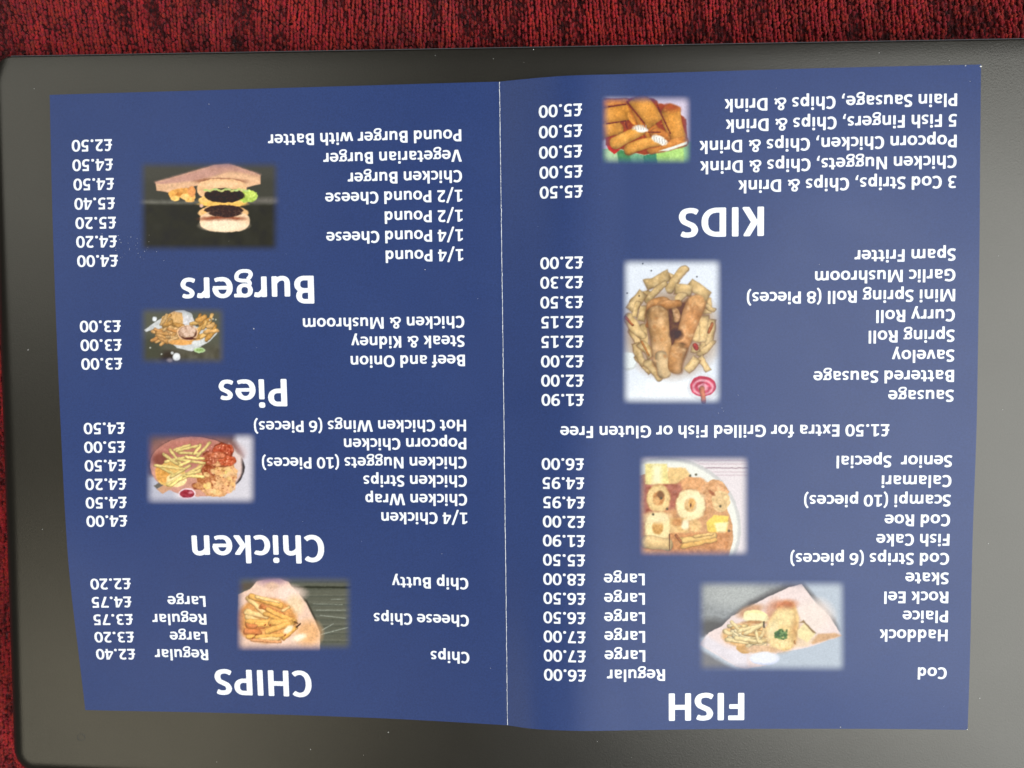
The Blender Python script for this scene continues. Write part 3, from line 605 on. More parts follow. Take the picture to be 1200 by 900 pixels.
# ---- food pictures
QUADS = {'burger': ((165, 190, 326, 293), [(30.113, 22.668), (75.883, 23.713), (75.033, 52.158), (29.187, 51.367)]),
 'calamari': ((751, 537, 875, 649), [(192.703, 121.078), (226.215, 121.234), (226.313, 152.154), (192.542, 152.114)]),
 'chicken': ((173, 509, 297, 589), [(28.958, 112.599), (64.699, 112.955), (63.772, 136.057), (27.743, 135.806)]),
 'chips': ((279, 677, 410, 760), [(57.439, 161.846), (95.896, 161.594), (95.196, 185.988), (56.192, 186.741)]),
 'fingers': ((707, 115, 807, 189), [(181.468, 7.134), (207.96, 7.939), (207.961, 27.348), (181.341, 26.642)]),
 'fish': ((821, 683, 987, 783), [(211.646, 161.612), (256.588, 161.627), (256.989, 189.735), (211.607, 189.648)]),
 'pie': ((165, 361, 262, 425), [(28.448, 70.456), (56.197, 70.861), (55.546, 88.914), (27.722, 88.564)]),
 'sausage': ((731, 306, 843, 471), [(187.607, 58.039), (217.53, 58.61), (217.598, 103.139), (187.364, 102.899)])}
def place_picture(name_fn, quad, label):
    # ink strength: take the sheen of the coated paper off the colours seen
    right = quad[1][0][0] > 150; hz, kk = (.012+.030*min(1, quad[1][0][1]/150), .84-.10*min(1, quad[1][0][1]/150)) if right else (.020, .95)
    p = name_fn().finish(); x0, y0, x1, y1 = p.rect
    bx0, by0, bx1, by1 = quad[0]
    a = (p.px-bx0)/(bx1-bx0); b = (p.py-by0)/(by1-by0)
    q = [np.array(c) for c in quad[1]]
    uv = (q[0]*(1-a)[..., None]+q[1]*a[..., None])*(1-b)[..., None]+(q[3]*(1-a)[..., None]+q[2]*a[..., None])*b[..., None]
    V = on_sheet(uv[..., 0], uv[..., 1], .03).reshape(-1, 3)
    o = mesh('food_picture', V, grid_faces(p.nx, p.ny)[:, ::-1], M_PIC, menu, True)
    o['label'] = label
    c = o.data.color_attributes.new('ink', 'FLOAT_COLOR', 'POINT')
    rgb = np.maximum(lin(np.clip(p.C, 0, 255))-hz, .004)*kk
    c.data.foreach_set('color', np.concatenate([rgb, p.alpha()[..., None]], -1).astype(np.float32).ravel())
for fn, key, lab in ((burger, 'burger', 'printed picture of a double burger on a board against black'), (pie, 'pie', 'printed picture of a pie with chips on paper against dark grey'),
                     (chicken, 'chicken', 'printed picture of fries and fried chicken on a round plate'), (chips, 'chips', 'printed picture of chips in paper on dark wood'),
                     (fingers, 'fingers', 'printed picture of orange fish fingers on green'), (sausage, 'sausage', 'printed picture of two battered pieces among chips on white'),
                     (calamari, 'calamari', 'printed picture of squid rings on a white plate'), (fish, 'fish', 'printed picture of fish and chips on a paper sheet')):
    place_picture(fn, QUADS[key], lab)

# ---- white lettering: glyph outlines in 1/1000 em, each (advance, loops)
FONT = {'I':(267,[[80,1,186,0,197,6,205,19,205,614,201,625,190,634,84,635,71,627,65,616,65,21,69,10]]),
'H':(631,[[80,1,181,0,191,5,199,16,200,261,201,266,206,267,429,266,430,21,433,11,441,3,451,0,549,0,564,10,567,21,567,614,560,629,549,635,451,635,441,632,433,624,430,614,430,386,429,381,424,380,201,381,200,614,197,624,189,632,179,635,84,635,69,625,65,614,65,21,69,10]]),
'L':(423,[[80,1,384,0,394,5,402,16,402,94,391,109,381,112,206,114,205,451,205,614,200,626,186,635,84,635,74,630,66,619,65,21,69,10]]),
'F':(459,[[80,1,186,0,196,5,204,16,206,261,386,263,402,274,405,284,405,351,394,367,384,370,211,370,205,374,206,524,351,525,409,525,424,536,427,546,427,616,422,626,411,634,86,635,76,632,68,624,65,614,65,21,69,10]]),
'E':(488,[[80,1,426,0,437,4,447,16,447,89,442,99,431,107,206,109,206,266,401,268,412,276,417,286,417,354,412,366,399,375,209,375,205,381,205,434,205,519,209,525,426,525,436,530,444,541,445,616,439,627,426,635,86,635,76,632,68,624,65,614,65,21,69,10]]),
'K':(547,[[80,1,186,0,196,5,204,16,206,289,368,16,379,5,391,0,504,0,521,10,525,21,522,39,346,329,446,502,504,601,502,624,486,635,379,635,369,632,358,621,206,370,205,614,202,624,194,632,184,635,84,635,69,625,65,614,65,21,69,10]]),
'P':(532,[[80,1,186,0,202,11,205,21,206,219,314,223,379,238,435,269,462,294,479,316,497,351,505,379,510,421,507,461,499,496,482,534,441,580,389,612,351,624,304,632,86,635,76,632,68,624,65,614,65,21,69,10],[209,328,205,334,206,526,301,525,321,519,344,505,359,486,370,454,370,401,364,379,351,355,329,338,294,328]]),
'R':(563,[[80,1,186,0,202,11,205,21,205,256,206,261,211,262,269,262,319,207,393,16,401,5,419,0,521,0,531,5,540,19,534,49,472,216,423,299,425,306,446,323,469,349,489,386,497,419,500,454,494,494,482,526,462,556,439,580,406,602,379,614,319,630,196,635,86,635,74,630,65,614,65,21,69,10],[209,370,205,376,206,526,279,527,309,522,337,509,352,494,360,471,360,424,347,396,321,378,291,370]]),
'B':(561,[[80,1,304,0,346,5,394,18,426,33,461,58,487,86,512,136,520,199,509,256,492,291,455,331,438,344,467,391,475,416,480,451,474,501,457,544,445,561,409,594,371,614,339,625,294,632,86,635,76,632,68,624,65,614,65,21,69,10],[209,105,205,111,206,279,299,280,334,272,356,260,372,241,380,216,380,169,367,136,346,118,306,105],[209,385,205,391,206,529,286,530,309,524,326,514,339,496,345,476,345,441,335,411,321,398,294,388]]),
'D':(630,[[80,1,281,0,329,5,376,16,419,31,454,48,499,80,536,120,562,161,582,211,595,286,595,346,587,404,564,469,534,517,499,553,456,584,416,604,336,627,251,635,86,635,69,625,65,614,65,21,69,10],[209,108,205,114,206,524,284,525,319,519,369,499,400,476,422,449,437,419,452,351,450,264,442,229,427,194,410,169,391,150,366,133,339,121,271,108]]),
'O':(676,[[295,-9,376,-10,441,3,489,23,535,54,567,86,597,129,627,199,640,264,642,344,632,414,612,476,582,529,544,572,491,609,429,634,381,642,314,645,269,639,211,622,155,591,105,544,81,509,53,449,38,381,35,274,40,236,56,179,83,121,114,80,166,36,221,8,264,-4],[311,98,276,108,249,125,219,158,201,191,188,226,180,266,178,301,180,366,191,416,203,449,221,480,244,505,264,519,294,532,324,537,361,535,384,532,416,517,447,489,462,469,479,434,495,374,497,281,492,244,474,189,454,154,437,134,414,116,386,103,361,98]]),
'C':(529,[[285,-9,364,-10,431,6,496,40,507,54,507,69,492,91,444,139,424,139,399,118,344,98,304,98,281,103,238,131,218,156,203,184,191,219,180,274,180,359,196,431,216,474,230,494,250,514,279,529,314,537,351,535,394,519,416,501,426,498,444,501,465,521,504,564,504,581,492,596,464,614,411,634,354,645,299,645,251,637,216,627,163,599,140,581,101,540,63,471,51,434,40,381,38,279,46,221,68,151,106,88,131,60,158,39,214,8]]),
'G':(637,[[305,-9,391,-10,464,0,526,21,546,39,564,41,575,49,580,61,580,326,572,339,561,345,364,345,354,342,346,334,343,324,343,264,350,251,361,245,454,244,455,129,411,106,376,98,324,98,271,113,243,134,223,154,206,179,186,229,175,289,178,369,193,429,216,472,252,509,279,524,301,532,334,537,364,537,399,532,444,513,471,517,506,501,524,501,539,514,567,566,567,581,552,601,524,614,419,640,379,645,324,645,269,637,211,619,150,584,108,544,66,479,41,404,33,339,33,291,38,246,48,201,63,161,78,131,103,96,126,70,156,46,221,11,261,-2]]),
'S':(473,[[180,-6,221,-7,289,3,336,16,374,33,409,63,429,91,444,124,455,164,455,209,449,234,429,281,410,311,386,335,356,354,206,426,186,461,183,474,190,509,199,517,236,525,296,527,319,522,354,503,374,503,387,514,412,566,417,581,417,596,406,610,394,617,339,635,259,640,209,635,156,624,134,617,99,597,66,559,51,529,40,489,40,461,51,424,63,399,94,358,115,339,141,323,284,257,297,244,309,209,312,179,299,134,284,121,261,113,219,105,171,108,141,116,96,142,84,142,68,129,33,66,33,49,38,39,51,28,89,11,141,-2]]),
'M':(874,[[80,1,179,0,189,5,197,16,199,510,212,481,368,21,381,3,391,0,479,0,494,11,674,508,676,16,684,5,694,0,786,0,796,3,807,19,808,81,807,614,797,631,786,635,639,635,623,626,449,209,436,185,254,625,239,635,84,635,70,626,65,614,65,21,69,10]]),
'N':(659,[[80,1,171,0,182,6,190,19,190,364,185,434,186,470,238,364,440,11,459,0,574,0,587,9,592,21,591,620,584,630,574,635,486,635,475,631,466,619,466,189,422,276,227,624,209,635,84,635,70,626,65,614,65,21,69,10]]),
'V':(591,[[215,1,371,0,381,5,389,16,569,589,572,619,562,631,551,635,454,635,438,624,317,214,302,161,296,156,161,625,146,635,39,635,28,631,18,619,18,604,23,584,196,31,203,11]]),
'W':(906,[[180,1,326,0,342,11,454,447,459,436,568,11,576,3,586,0,726,0,740,9,749,36,887,606,884,624,871,634,769,634,756,625,751,611,666,211,657,169,653,169,539,619,529,632,519,635,394,635,376,621,259,167,255,171,162,619,154,630,144,635,36,634,21,619,23,586,163,19]]),
'n':(537,[[70,1,166,0,182,11,185,21,186,314,226,357,281,379,319,380,334,374,344,361,350,344,353,21,356,10,374,0,461,0,472,6,480,19,480,129,477,354,469,384,454,414,419,452,379,474,319,487,259,485,186,462,171,470,71,469,58,459,55,446,55,21,59,10]]),
'h':(537,[[70,1,166,0,182,11,185,21,186,314,226,357,286,380,319,380,334,374,344,361,350,344,353,21,356,11,371,0,461,0,471,5,480,21,480,334,472,376,454,414,419,452,391,469,341,485,306,487,259,485,186,463,185,654,182,664,166,675,74,675,64,670,55,654,55,21,59,10]]),
'm':(813,[[70,1,166,0,182,11,185,21,186,314,226,357,284,380,309,380,324,372,334,356,340,334,340,21,349,5,359,0,449,0,464,11,467,21,468,311,514,359,566,379,596,380,609,374,619,361,627,336,628,74,628,19,633,9,644,1,736,0,747,6,755,19,755,346,744,386,732,411,717,431,690,456,641,479,591,487,529,482,466,459,426,438,374,472,344,482,306,487,259,485,186,462,171,470,74,470,60,461,55,449,55,21,59,10]]),
'u':(537,[[210,-6,269,-5,349,17,371,0,461,0,476,10,480,21,480,446,470,464,459,467,371,467,361,462,353,451,352,171,314,130,289,111,246,100,214,101,195,114,185,146,184,451,176,462,166,467,74,467,59,457,55,446,55,161,63,109,83,64,115,29,156,6]]),
'i':(246,[[75,1,169,0,180,6,187,19,187,446,184,457,172,466,79,467,66,460,60,449,60,21,64,10],[93,536,149,535,164,538,176,545,192,564,198,594,197,614,192,636,175,656,155,664,99,665,84,662,66,652,56,639,50,621,53,566,68,546]]),
'l':(246,[[75,1,169,0,180,6,187,19,187,654,184,665,172,674,79,675,66,667,60,656,60,21,64,10]]),
'o':(538,[[248,-6,289,-7,349,3,396,23,426,43,450,64,479,104,499,146,512,206,512,266,507,301,492,346,460,399,420,436,379,459,334,474,291,480,236,480,194,472,134,447,104,425,79,400,51,356,33,309,25,264,25,214,36,156,58,104,78,76,110,44,156,16,199,1],[256,93,234,98,214,108,188,134,168,179,160,244,168,296,193,346,209,362,236,377,281,380,309,374,326,364,357,329,375,274,377,221,364,161,340,121,311,101,279,93]]),
'c':(418,[[212,-4,284,-5,349,6,391,28,402,41,402,54,375,94,356,109,339,109,326,101,299,105,269,95,231,95,206,103,180,124,158,161,145,216,148,279,161,321,185,356,196,367,216,377,239,382,259,382,276,379,304,368,326,371,336,366,349,365,360,371,384,400,397,419,397,436,389,447,366,462,291,480,259,482,209,480,151,464,98,434,75,414,54,387,28,339,15,291,10,231,13,199,23,151,46,101,66,73,114,31,154,11]]),
'e':(503,[[222,-1,289,-2,376,6,435,26,444,39,444,54,427,99,411,110,396,110,364,98,331,93,316,93,299,100,244,95,211,106,191,120,176,141,158,184,156,201,466,203,479,214,482,224,480,241,495,261,489,306,474,351,440,406,404,439,346,469,286,482,229,482,161,467,134,454,103,434,61,390,41,354,26,311,18,256,23,184,41,126,70,79,114,38,161,13],[161,285,158,296,176,339,193,361,221,379,244,385,271,385,299,377,325,356,349,316,357,289,354,285]]),
'a':(494,[[308,1,406,0,416,5,424,16,425,316,419,356,404,394,385,421,360,444,306,469,239,480,144,472,91,457,70,446,61,434,61,414,86,364,96,353,111,350,154,372,176,377,249,380,264,377,276,370,289,354,295,334,295,294,289,290,176,287,126,274,86,252,51,211,38,171,38,119,53,76,68,56,90,36,139,13,174,5,224,3,291,14],[191,91,171,100,158,121,158,166,163,184,179,197,196,202,264,203,289,205,295,201,294,136,261,98,221,90]]),
'd':(537,[[210,-1,279,-2,319,8,349,23,359,8,371,0,461,0,474,8,480,19,480,656,474,667,461,675,371,675,361,670,353,659,352,634,351,442,301,462,269,467,221,467,169,454,128,431,96,400,71,359,53,304,45,236,48,189,58,139,78,91,103,56,131,31,161,13],[234,101,221,106,208,119,188,156,178,216,183,286,198,331,219,357,246,365,264,362,284,347,306,304,314,295,324,290,349,295,352,291,352,186,324,184,314,177,294,134,272,106,256,100]]),
'p':(537,[[70,-174,166,-175,182,-164,185,-154,186,27,219,13,264,3,314,3,344,8,379,21,405,36,432,61,454,91,469,121,482,161,490,211,490,266,482,316,467,361,447,396,426,420,401,442,369,459,321,472,244,470,189,448,176,465,166,470,74,470,58,459,55,449,55,-154,59,-165],[286,106,264,113,250,126,227,179,219,187,209,192,189,190,185,194,186,284,214,286,224,293,243,339,261,362,281,370,299,370,322,359,337,339,347,316,357,269,357,209,344,154,332,129,319,115,306,108]]),
'k':(480,[[70,1,166,0,182,11,185,21,186,212,313,16,325,4,336,0,441,0,457,11,460,24,457,36,313,256,439,439,439,454,429,467,391,470,326,470,316,465,186,280,184,659,175,671,164,675,74,675,58,664,55,654,55,21,59,10]]),
'f':(316,[[108,1,201,0,211,5,219,16,220,371,226,375,284,376,297,386,300,399,300,449,291,462,281,467,221,469,220,539,226,564,239,579,259,585,299,583,316,595,332,641,332,661,322,674,294,680,221,677,179,664,148,646,113,606,98,571,93,544,91,469,36,467,21,451,20,394,25,384,39,375,89,375,92,371,93,21,96,10]]),
't':(347,[[212,1,291,0,311,3,330,14,335,31,324,81,316,92,304,97,269,93,229,96,221,100,216,111,213,134,213,371,219,375,314,375,324,378,335,394,334,451,326,462,316,467,214,469,212,536,212,574,196,589,101,589,90,581,85,571,84,469,31,467,18,456,15,441,15,394,21,383,34,375,81,375,85,371,85,136,96,89,116,53,138,31,174,11]]),
'r':(355,[[70,1,166,0,182,11,185,21,186,289,208,319,254,362,276,362,321,355,337,364,349,399,357,446,347,461,331,467,279,475,246,475,219,469,189,457,169,470,76,470,66,467,58,459,55,449,55,21,59,10]]),
's':(399,[[168,-1,211,0,241,6,281,18,309,33,332,54,354,84,369,114,377,144,377,169,372,194,344,245,311,269,194,326,170,356,173,379,199,385,244,385,294,368,316,371,327,381,344,421,342,446,319,462,269,475,199,477,136,467,98,449,68,414,53,366,56,334,66,311,78,294,111,260,134,246,246,192,257,181,260,156,257,141,239,109,229,101,201,93,166,90,126,98,84,119,74,120,59,112,48,94,33,56,33,44,43,31,89,11,124,3]]),
'v':(473,[[168,1,304,0,314,5,324,19,454,424,457,451,449,462,439,467,346,467,333,459,321,431,255,209,242,161,236,156,159,424,146,457,131,467,36,467,26,462,18,451,18,429,146,36,156,11]]),
'w':(745,[[148,1,281,0,295,9,302,21,374,283,443,31,453,9,469,0,594,0,605,6,614,21,727,439,724,456,711,467,616,467,604,457,598,444,541,189,534,159,531,157,528,164,454,439,447,456,439,464,429,467,321,467,304,455,219,157,147,456,131,467,34,467,21,456,18,436,133,16]]),
'x':(459,[[38,1,139,0,150,4,159,14,229,142,298,11,306,3,316,0,416,0,432,9,437,19,434,36,311,239,424,429,427,444,424,456,409,467,316,467,306,464,298,456,237,339,231,334,169,456,161,464,151,467,51,467,35,459,30,449,33,431,145,236,23,34,23,16]]),
'y':(474,[[138,-174,236,-175,254,-161,304,-26,457,434,454,456,439,467,344,467,330,459,321,436,252,191,241,157,236,164,147,456,131,467,39,467,28,464,18,451,21,426,175,1,123,-144,126,-164]]),
'g':(474,[[160,-174,251,-175,299,-167,334,-157,384,-127,415,-96,432,-71,445,-36,450,11,442,51,429,75,412,91,376,109,326,122,281,130,181,133,149,140,145,149,149,157,194,150,239,150,271,155,306,166,350,191,382,229,400,276,402,334,390,384,450,386,464,401,465,446,461,457,449,467,276,468,219,475,176,472,119,457,81,435,48,399,36,374,28,346,25,294,38,244,63,204,51,181,45,159,51,121,66,93,88,71,51,35,26,-9,18,-34,18,-71,33,-111,58,-141,79,-154,114,-167],[184,-92,129,-82,121,-71,115,-51,131,-15,167,21,163,49,271,45,309,39,349,26,350,-1,339,-39,314,-67,289,-82,229,-92],[189,236,160,249,146,269,140,291,143,349,153,366,176,384,199,390,239,388,270,374,282,356,290,314,284,274,271,253,249,238,234,235]]),
'0':(507,[[228,-4,274,-5,334,8,385,36,422,74,447,111,469,164,482,216,490,276,490,351,482,411,467,471,444,521,410,569,374,599,341,617,279,632,226,632,171,619,129,597,99,570,63,524,48,494,28,434,18,371,15,299,20,236,31,184,61,109,90,66,126,33,166,11],[244,93,221,101,204,114,183,141,171,166,150,241,145,324,156,414,166,449,186,491,203,514,219,527,241,535,261,535,291,524,310,506,339,451,357,374,360,281,355,236,344,191,317,131,286,101,261,93]]),
'1':(507,[[75,1,446,0,457,4,467,16,467,81,456,97,446,100,339,100,333,104,332,616,327,626,316,634,256,635,209,635,201,632,69,552,53,534,56,484,64,470,76,463,94,463,194,504,203,506,205,501,205,104,199,100,81,100,70,96,60,81,60,19,65,9]]),
'2':(507,[[63,1,444,0,455,4,464,16,465,86,460,96,449,104,206,105,200,109,361,285,412,366,432,416,437,441,437,479,424,529,407,564,390,586,359,611,324,624,284,632,196,642,161,642,129,637,96,624,63,604,51,589,50,576,56,564,86,513,99,503,116,503,166,535,201,535,264,527,291,519,305,471,305,446,297,421,256,350,165,246,66,141,63,124,73,106,56,100,48,84,48,19,53,9]]),
'3':(507,[[182,-1,204,-2,274,5,319,16,351,28,380,46,402,69,432,114,449,159,455,191,449,236,439,264,417,304,397,326,371,349,399,386,422,431,430,461,430,499,424,521,407,559,392,579,366,602,336,617,299,627,216,637,136,632,111,627,73,611,65,599,68,576,83,534,99,521,114,520,154,534,191,540,264,532,294,521,305,486,305,471,297,449,279,418,265,404,229,388,166,387,154,377,150,366,150,304,160,289,171,285,241,287,284,272,304,256,319,219,322,189,314,161,292,119,274,108,241,100,174,98,134,106,94,122,74,122,61,111,41,59,43,36,61,23,114,8]]),
'4':(507,[[315,1,406,0,420,9,425,19,425,126,429,130,474,130,489,140,492,149,492,214,487,224,476,232,429,233,425,236,425,614,422,624,406,635,261,635,243,621,231,601,18,231,18,149,25,136,36,130,299,129,300,19,305,9],[134,233,133,239,291,524,299,533,299,234]]),
'5':(507,[[162,-1,226,-2,261,3,329,21,366,38,406,73,424,99,444,141,457,191,460,236,452,286,432,336,399,375,366,394,316,412,254,425,204,425,200,429,201,529,421,530,431,535,439,546,440,616,429,632,419,635,289,635,104,635,91,627,85,616,85,321,88,311,104,300,179,300,195,309,201,324,214,327,274,317,301,307,314,297,325,244,325,206,312,159,297,126,281,116,264,108,214,98,161,101,94,125,79,124,66,114,43,54,48,34,69,21,99,11]]),
'6':(507,[[240,-1,281,-2,334,5,361,13,399,31,424,48,447,71,469,104,482,134,490,174,487,251,477,284,464,309,431,350,401,372,376,384,329,400,296,405,224,405,186,398,180,401,191,434,209,470,249,512,276,532,299,537,346,537,396,528,416,533,427,551,432,584,432,609,421,622,356,635,281,635,239,627,206,614,169,592,113,541,81,496,51,421,30,314,33,186,46,124,63,89,85,61,121,33,179,8],[234,96,216,101,190,116,173,141,163,186,168,249,181,277,204,297,244,310,286,308,321,297,344,274,354,254,360,229,359,171,347,134,319,106,286,95]]),
'9':(507,[[170,-1,241,3,291,18,329,38,359,60,387,86,412,116,447,186,470,276,475,311,475,441,462,506,437,554,400,591,354,617,281,635,206,635,134,617,86,589,55,559,43,541,23,496,15,454,15,411,21,376,31,346,51,311,74,285,99,266,126,251,161,238,229,228,264,228,321,237,325,234,312,191,296,163,266,130,236,108,206,98,149,98,109,107,94,107,78,96,65,41,65,29,70,19,81,11,104,5],[216,326,199,331,174,345,153,376,145,411,148,469,163,506,189,529,226,540,269,538,304,527,317,516,332,494,342,456,339,391,324,355,296,333,269,325]]),
'7':(507,[[140,1,246,0,264,14,467,541,467,616,462,626,451,634,166,635,64,635,54,630,45,616,45,551,48,541,56,533,66,530,326,530,332,526,126,34,126,16]]),
'8':(507,[[238,-4,264,-5,329,3,371,16,411,36,445,64,467,91,484,134,490,164,487,219,472,264,446,300,402,336,435,369,447,386,464,436,465,491,452,536,432,566,391,602,331,627,269,635,204,632,146,617,96,587,63,549,53,529,43,489,43,444,48,416,66,379,105,336,71,312,43,281,26,249,15,209,15,156,23,121,41,85,75,49,101,31,146,11,206,-2],[224,93,179,108,156,131,148,151,145,176,151,221,159,237,174,252,196,264,236,272,276,270,309,264,324,257,349,231,357,204,354,146,345,126,316,103,279,93],[229,388,194,401,173,421,165,464,171,504,181,522,204,537,236,545,278,544,314,532,334,511,342,479,339,434,330,414,306,396,276,388]]),
'£':(507,[[60,1,459,0,470,4,479,16,480,86,475,96,464,104,230,106,245,161,241,264,381,265,392,271,400,284,399,334,384,349,236,351,235,421,243,461,262,516,271,534,301,542,331,542,404,520,421,523,434,541,447,586,444,610,431,619,359,640,296,642,244,634,196,614,161,581,128,516,113,461,108,429,106,351,61,349,50,341,45,331,45,284,48,276,64,265,111,264,117,211,117,169,107,136,86,106,61,104,46,89,45,19,50,9]]),
'.':(267,[[103,-4,156,-5,171,-2,189,8,207,31,210,49,207,99,189,125,161,136,111,137,96,134,79,125,61,104,55,76,55,49,61,29,75,9]]),
',':(258,[[63,-119,109,-120,126,-107,194,19,202,111,195,124,184,130,99,130,89,125,81,114,85,24,48,-91,51,-109]]),
'(':(312,[[213,-179,229,-179,246,-169,280,-144,287,-129,284,-109,228,-41,208,-9,198,16,183,76,170,176,168,231,170,356,178,426,191,489,208,539,218,556,290,649,285,669,244,701,226,710,214,709,205,704,134,620,98,559,81,506,68,444,60,384,55,286,63,124,75,49,91,-9,113,-59,139,-97,193,-161]]),
')':(312,[[80,-179,96,-180,105,-176,147,-129,194,-66,219,-14,235,39,250,129,255,191,255,339,250,404,237,481,229,514,207,574,171,630,117,694,99,709,79,708,28,669,23,649,82,574,109,526,132,439,140,381,145,284,140,151,130,79,119,34,109,4,89,-34,23,-119,23,-131,29,-140]]),
'/':(430,[[28,-149,106,-150,116,-145,124,-134,417,654,417,674,402,689,324,690,314,685,306,674,16,-106,13,-134]]),
'&':(705,[[230,-1,299,-2,374,11,436,33,504,73,596,28,611,28,629,40,649,76,652,99,644,112,572,149,599,196,614,239,627,291,627,304,621,312,609,322,556,337,531,334,521,321,504,256,497,234,486,218,380,351,422,389,449,425,467,459,475,486,472,539,459,569,444,590,419,609,389,624,326,640,251,637,224,627,198,611,170,584,153,559,138,514,138,484,143,459,153,431,168,406,206,366,123,314,98,291,79,267,51,214,45,191,45,151,56,114,73,79,106,40,156,13,196,3],[234,91,199,98,181,109,158,154,155,174,161,194,181,229,194,242,284,297,289,298,312,271,376,185,418,136,376,111,329,96,296,90],[299,423,276,440,261,459,250,489,250,509,258,526,274,544,291,550,314,548,339,542,356,532,362,526,365,501,354,474,337,449,309,426]]),
' ':(226,[])}
GT = {}
def glyph(ch):
    if ch not in GT:
        adv, loops = FONT[ch]
        pts = np.array([(l[i], l[i+1]) for l in loops for i in range(0, len(l), 2)], float).reshape(-1, 2)
        L = []; n0 = 0
        for l in loops:
            q = np.array(l, float).reshape(-1, 2); r = np.roll(q, -1, 0)
            L.append((q, abs((q[:, 0]*r[:, 1]-q[:, 1]*r[:, 0]).sum()/2), n0)); n0 += len(q)
        def inside(q, P):
            c = False
            for (ax, ay), (bx, by) in zip(P, np.roll(P, -1, 0)):
                if (ay > q[1]) != (by > q[1]) and q[0] < (bx-ax)*(q[1]-ay)/(by-ay)+ax: c = not c
            return c
        depth = [sum(inside(A[0][0], B[0]) for B in L if B is not A) for A in L]
        tri = []
        for A, d in zip(L, depth):
            if d % 2: continue
            ring = [A]+[B for B, e in zip(L, depth) if e == d+1 and inside(B[0][0], A[0])]
            idx = [B[2]+k for B in ring for k in range(len(B[0]))]
            tri += [[idx[k] for k in t] for t in tessellate_polygon([[Vector((x, y, 0)) for x, y in B[0]] for B in ring])]
        tri = [t if (pts[t[1]][0]-pts[t[0]][0])*(pts[t[2]][1]-pts[t[0]][1])-(pts[t[1]][1]-pts[t[0]][1])*(pts[t[2]][0]-pts[t[0]][0]) > 0 else t[::-1] for t in tri]
        GT[ch] = (adv, pts, tri)
    return GT[ch]
def lettering(name, text, u0, v0, em):
    pts = []; F = []; x = 0; n = 0; lo = None
    for ch in text:
        adv, p, tri = glyph(ch)
        if len(p):
            if lo is None: lo = p[:, 0].min()
            pts.append(p+[x, 0]); F += [[i+n for i in t] for t in tri]; n += len(p)
        x += adv
    P = np.vstack(pts); s = em/1000
    return mesh(name, on_sheet(u0-(P[:, 0]-lo)*s, v0+P[:, 1]*s, .06), F, M_WHITE, menu)
